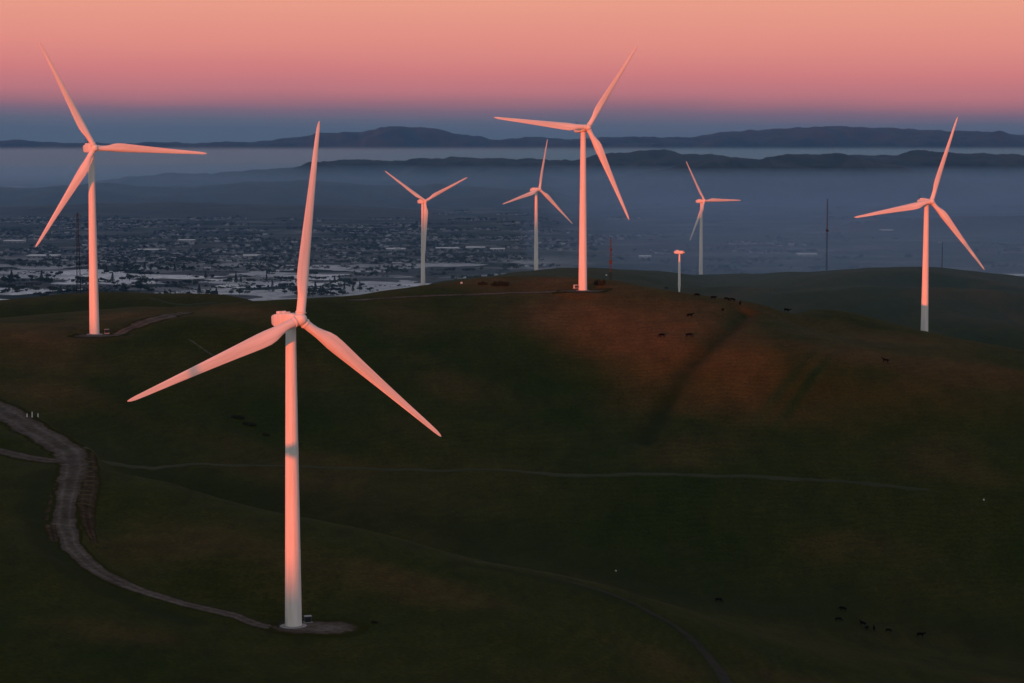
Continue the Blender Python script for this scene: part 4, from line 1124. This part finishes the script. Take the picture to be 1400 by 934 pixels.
# ------------------------------------------------------------------ sky
w = bpy.data.worlds.new('World'); sc.world = w; w.use_nodes = True
n = w.node_tree.nodes; l = w.node_tree.links; n.clear()
out = n.new('ShaderNodeOutputWorld'); bg = n.new('ShaderNodeBackground')
sky = n.new('ShaderNodeTexSky'); sky.sky_type = 'NISHITA'; sky.sun_disc = False
sky.sun_elevation = SUN_EL; sky.sun_rotation = math.pi + SUN_AZ
sky.air_density = 1.0; sky.dust_density = 1.5; sky.ozone_density = 1.0
SKY_STRENGTH = 0.15
GLOW = (0.66, 0.76, 0.78)
tc = n.new('ShaderNodeTexCoord'); sp = n.new('ShaderNodeSeparateXYZ'); l.new(tc.outputs['Generated'], sp.inputs[0])
# band of pink above the earth's shadow on the side away from the sun
sh1 = N(n, 'ShaderNodeMath', operation='MULTIPLY'); l.new(sp.outputs[0], sh1.inputs[0]); sh1.inputs[1].default_value = 0.010
smp = N(n, 'ShaderNodeMapping'); smp.inputs['Scale'].default_value = (5, 5, 45); l.new(tc.outputs['Generated'], smp.inputs['Vector'])
snz = N(n, 'ShaderNodeTexNoise', Scale=1.6, Detail=4); l.new(smp.outputs[0], snz.inputs['Vector'])
el0 = N(n, 'ShaderNodeMath', operation='MULTIPLY_ADD'); l.new(snz.outputs['Fac'], el0.inputs[0]); el0.inputs[1].default_value = 0.006; l.new(sp.outputs[2], el0.inputs[2])
el1 = N(n, 'ShaderNodeMath', operation='SUBTRACT'); l.new(el0.outputs[0], el1.inputs[0]); el1.inputs[1].default_value = 0.003
el = N(n, 'ShaderNodeMath', operation='ADD'); l.new(el1.outputs[0], el.inputs[0]); l.new(sh1.outputs[0], el.inputs[1])
mr = N(n, 'ShaderNodeMapRange'); mr.inputs[1].default_value = -0.01; mr.inputs[2].default_value = 0.09; l.new(el.outputs[0], mr.inputs[0])
K = lambda e_: (e_ + 0.0085) / 0.10
def lin(c): return tuple(((v / 255) / 12.92 if v / 255 < 0.04045 else ((v / 255 + 0.055) / 1.055) ** 2.4) for v in c)
SKYK = 1.0
band = ramp(n, [(K(-0.01), lin((90, 100, 114))), (K(0.005), lin((93, 103, 116))), (K(0.0105), lin((104, 106, 122))), (K(0.015), lin((132, 107, 124))), (K(0.0195), lin((170, 114, 124))), (K(0.024), lin((196, 122, 128))), (K(0.033), lin((216, 129, 128))), (K(0.046), lin((231, 145, 133))), (K(0.066), lin((237, 160, 138))), (K(0.09), lin((230, 168, 144)))])
l.new(mr.outputs[0], band.inputs[0])
up = N(n, 'ShaderNodeMapRange'); up.inputs[1].default_value = 0.08; up.inputs[2].default_value = 0.7; l.new(sp.outputs[2], up.inputs[0])
high = ramp(n, [(0.0, lin((226, 168, 144))), (0.2, lin((196, 168, 160))), (0.45, lin((164, 158, 164))), (1.0, lin((142, 147, 165)))]); l.new(up.outputs[0], high.inputs[0])
gt = N(n, 'ShaderNodeMath', operation='GREATER_THAN'); l.new(sp.outputs[2], gt.inputs[0]); gt.inputs[1].default_value = 0.085
mxa = N(n, 'ShaderNodeMix', data_type='RGBA'); l.new(gt.outputs[0], mxa.inputs[0]); l.new(band.outputs[0], mxa.inputs[6]); l.new(high.outputs[0], mxa.inputs[7])
# the sun side keeps the Nishita sky
dt = N(n, 'ShaderNodeVectorMath', operation='DOT_PRODUCT'); l.new(tc.outputs['Generated'], dt.inputs[0]); dt.inputs[1].default_value = (math.sin(SUN_AZ), math.cos(SUN_AZ), 0)
az = N(n, 'ShaderNodeMapRange', interpolation_type='SMOOTHSTEP'); az.inputs[1].default_value = -0.35; az.inputs[2].default_value = 0.35; l.new(dt.outputs['Value'], az.inputs[0])
sks = N(n, 'ShaderNodeVectorMath', operation='SCALE'); sks.inputs['Scale'].default_value = 1.0
l.new(sky.outputs[0], sks.inputs[0])
bs = N(n, 'ShaderNodeVectorMath', operation='SCALE'); bs.inputs['Scale'].default_value = 1.0 / SKY_STRENGTH; l.new(mxa.outputs[2], bs.inputs[0])
# afterglow: a broad bright veil low over the sun side
gl = N(n, 'ShaderNodeMapRange', interpolation_type='SMOOTHSTEP'); gl.inputs[1].default_value = 0.38; gl.inputs[2].default_value = 0.0; l.new(sp.outputs[2], gl.inputs[0])
gc = N(n, 'ShaderNodeVectorMath', operation='SCALE'); gc.inputs[0].default_value = tuple(v / SKY_STRENGTH for v in GLOW); l.new(gl.outputs[0], gc.inputs['Scale'])
base = N(n, 'ShaderNodeVectorMath', operation='ADD'); base.inputs[1].default_value = tuple(v / SKY_STRENGTH for v in (0.17, 0.18, 0.21)); l.new(gc.outputs[0], base.inputs[0])
ss = N(n, 'ShaderNodeVectorMath', operation='ADD'); l.new(sks.outputs[0], ss.inputs[0]); l.new(base.outputs[0], ss.inputs[1])
mxb = N(n, 'ShaderNodeMix', data_type='RGBA'); l.new(az.outputs[0], mxb.inputs[0]); l.new(ss.outputs[0], mxb.inputs[6]); l.new(bs.outputs[0], mxb.inputs[7])
l.new(mxb.outputs[2], bg.inputs[0]); bg.inputs[1].default_value = SKY_STRENGTH
l.new(bg.outputs[0], out.inputs[0])

sun = bpy.data.lights.new('sun', 'SUN'); sun.energy = 4.6; sun.angle = math.radians(0.5); sun.color = (1.0, 0.12, 0.03)
so = bpy.data.objects.new('sun', sun); COL.objects.link(so)
so.rotation_euler = Vector(tuple(TO_SUN)).to_track_quat('Z', 'Y').to_euler(); so.location = (-300, -300, 700)

# ------------------------------------------------------------------ camera
cam = bpy.data.cameras.new('camera'); co = bpy.data.objects.new('camera', cam); COL.objects.link(co)
cam.sensor_fit = 'HORIZONTAL'; cam.sensor_width = 36.0; cam.lens = 36.0 * F_PX / 1400.0
cam.clip_start = 1.0; cam.clip_end = 80000.0
co.location = (0, 0, CAM_Z); co.rotation_euler = (math.pi / 2 - PITCH, 0, 0)
sc.camera = co

sc.view_settings.view_transform = 'Standard'; sc.view_settings.look = 'None'
sc.view_settings.exposure = 0.0; sc.view_settings.gamma = 1.0; sc.view_settings.use_curve_mapping = False
sc.cycles.use_denoising = True
sc.cycles.max_bounces = 5; sc.cycles.diffuse_bounces = 2; sc.cycles.glossy_bounces = 2; sc.cycles.volume_bounces = 1
sc.cycles.sample_clamp_indirect = 4.0
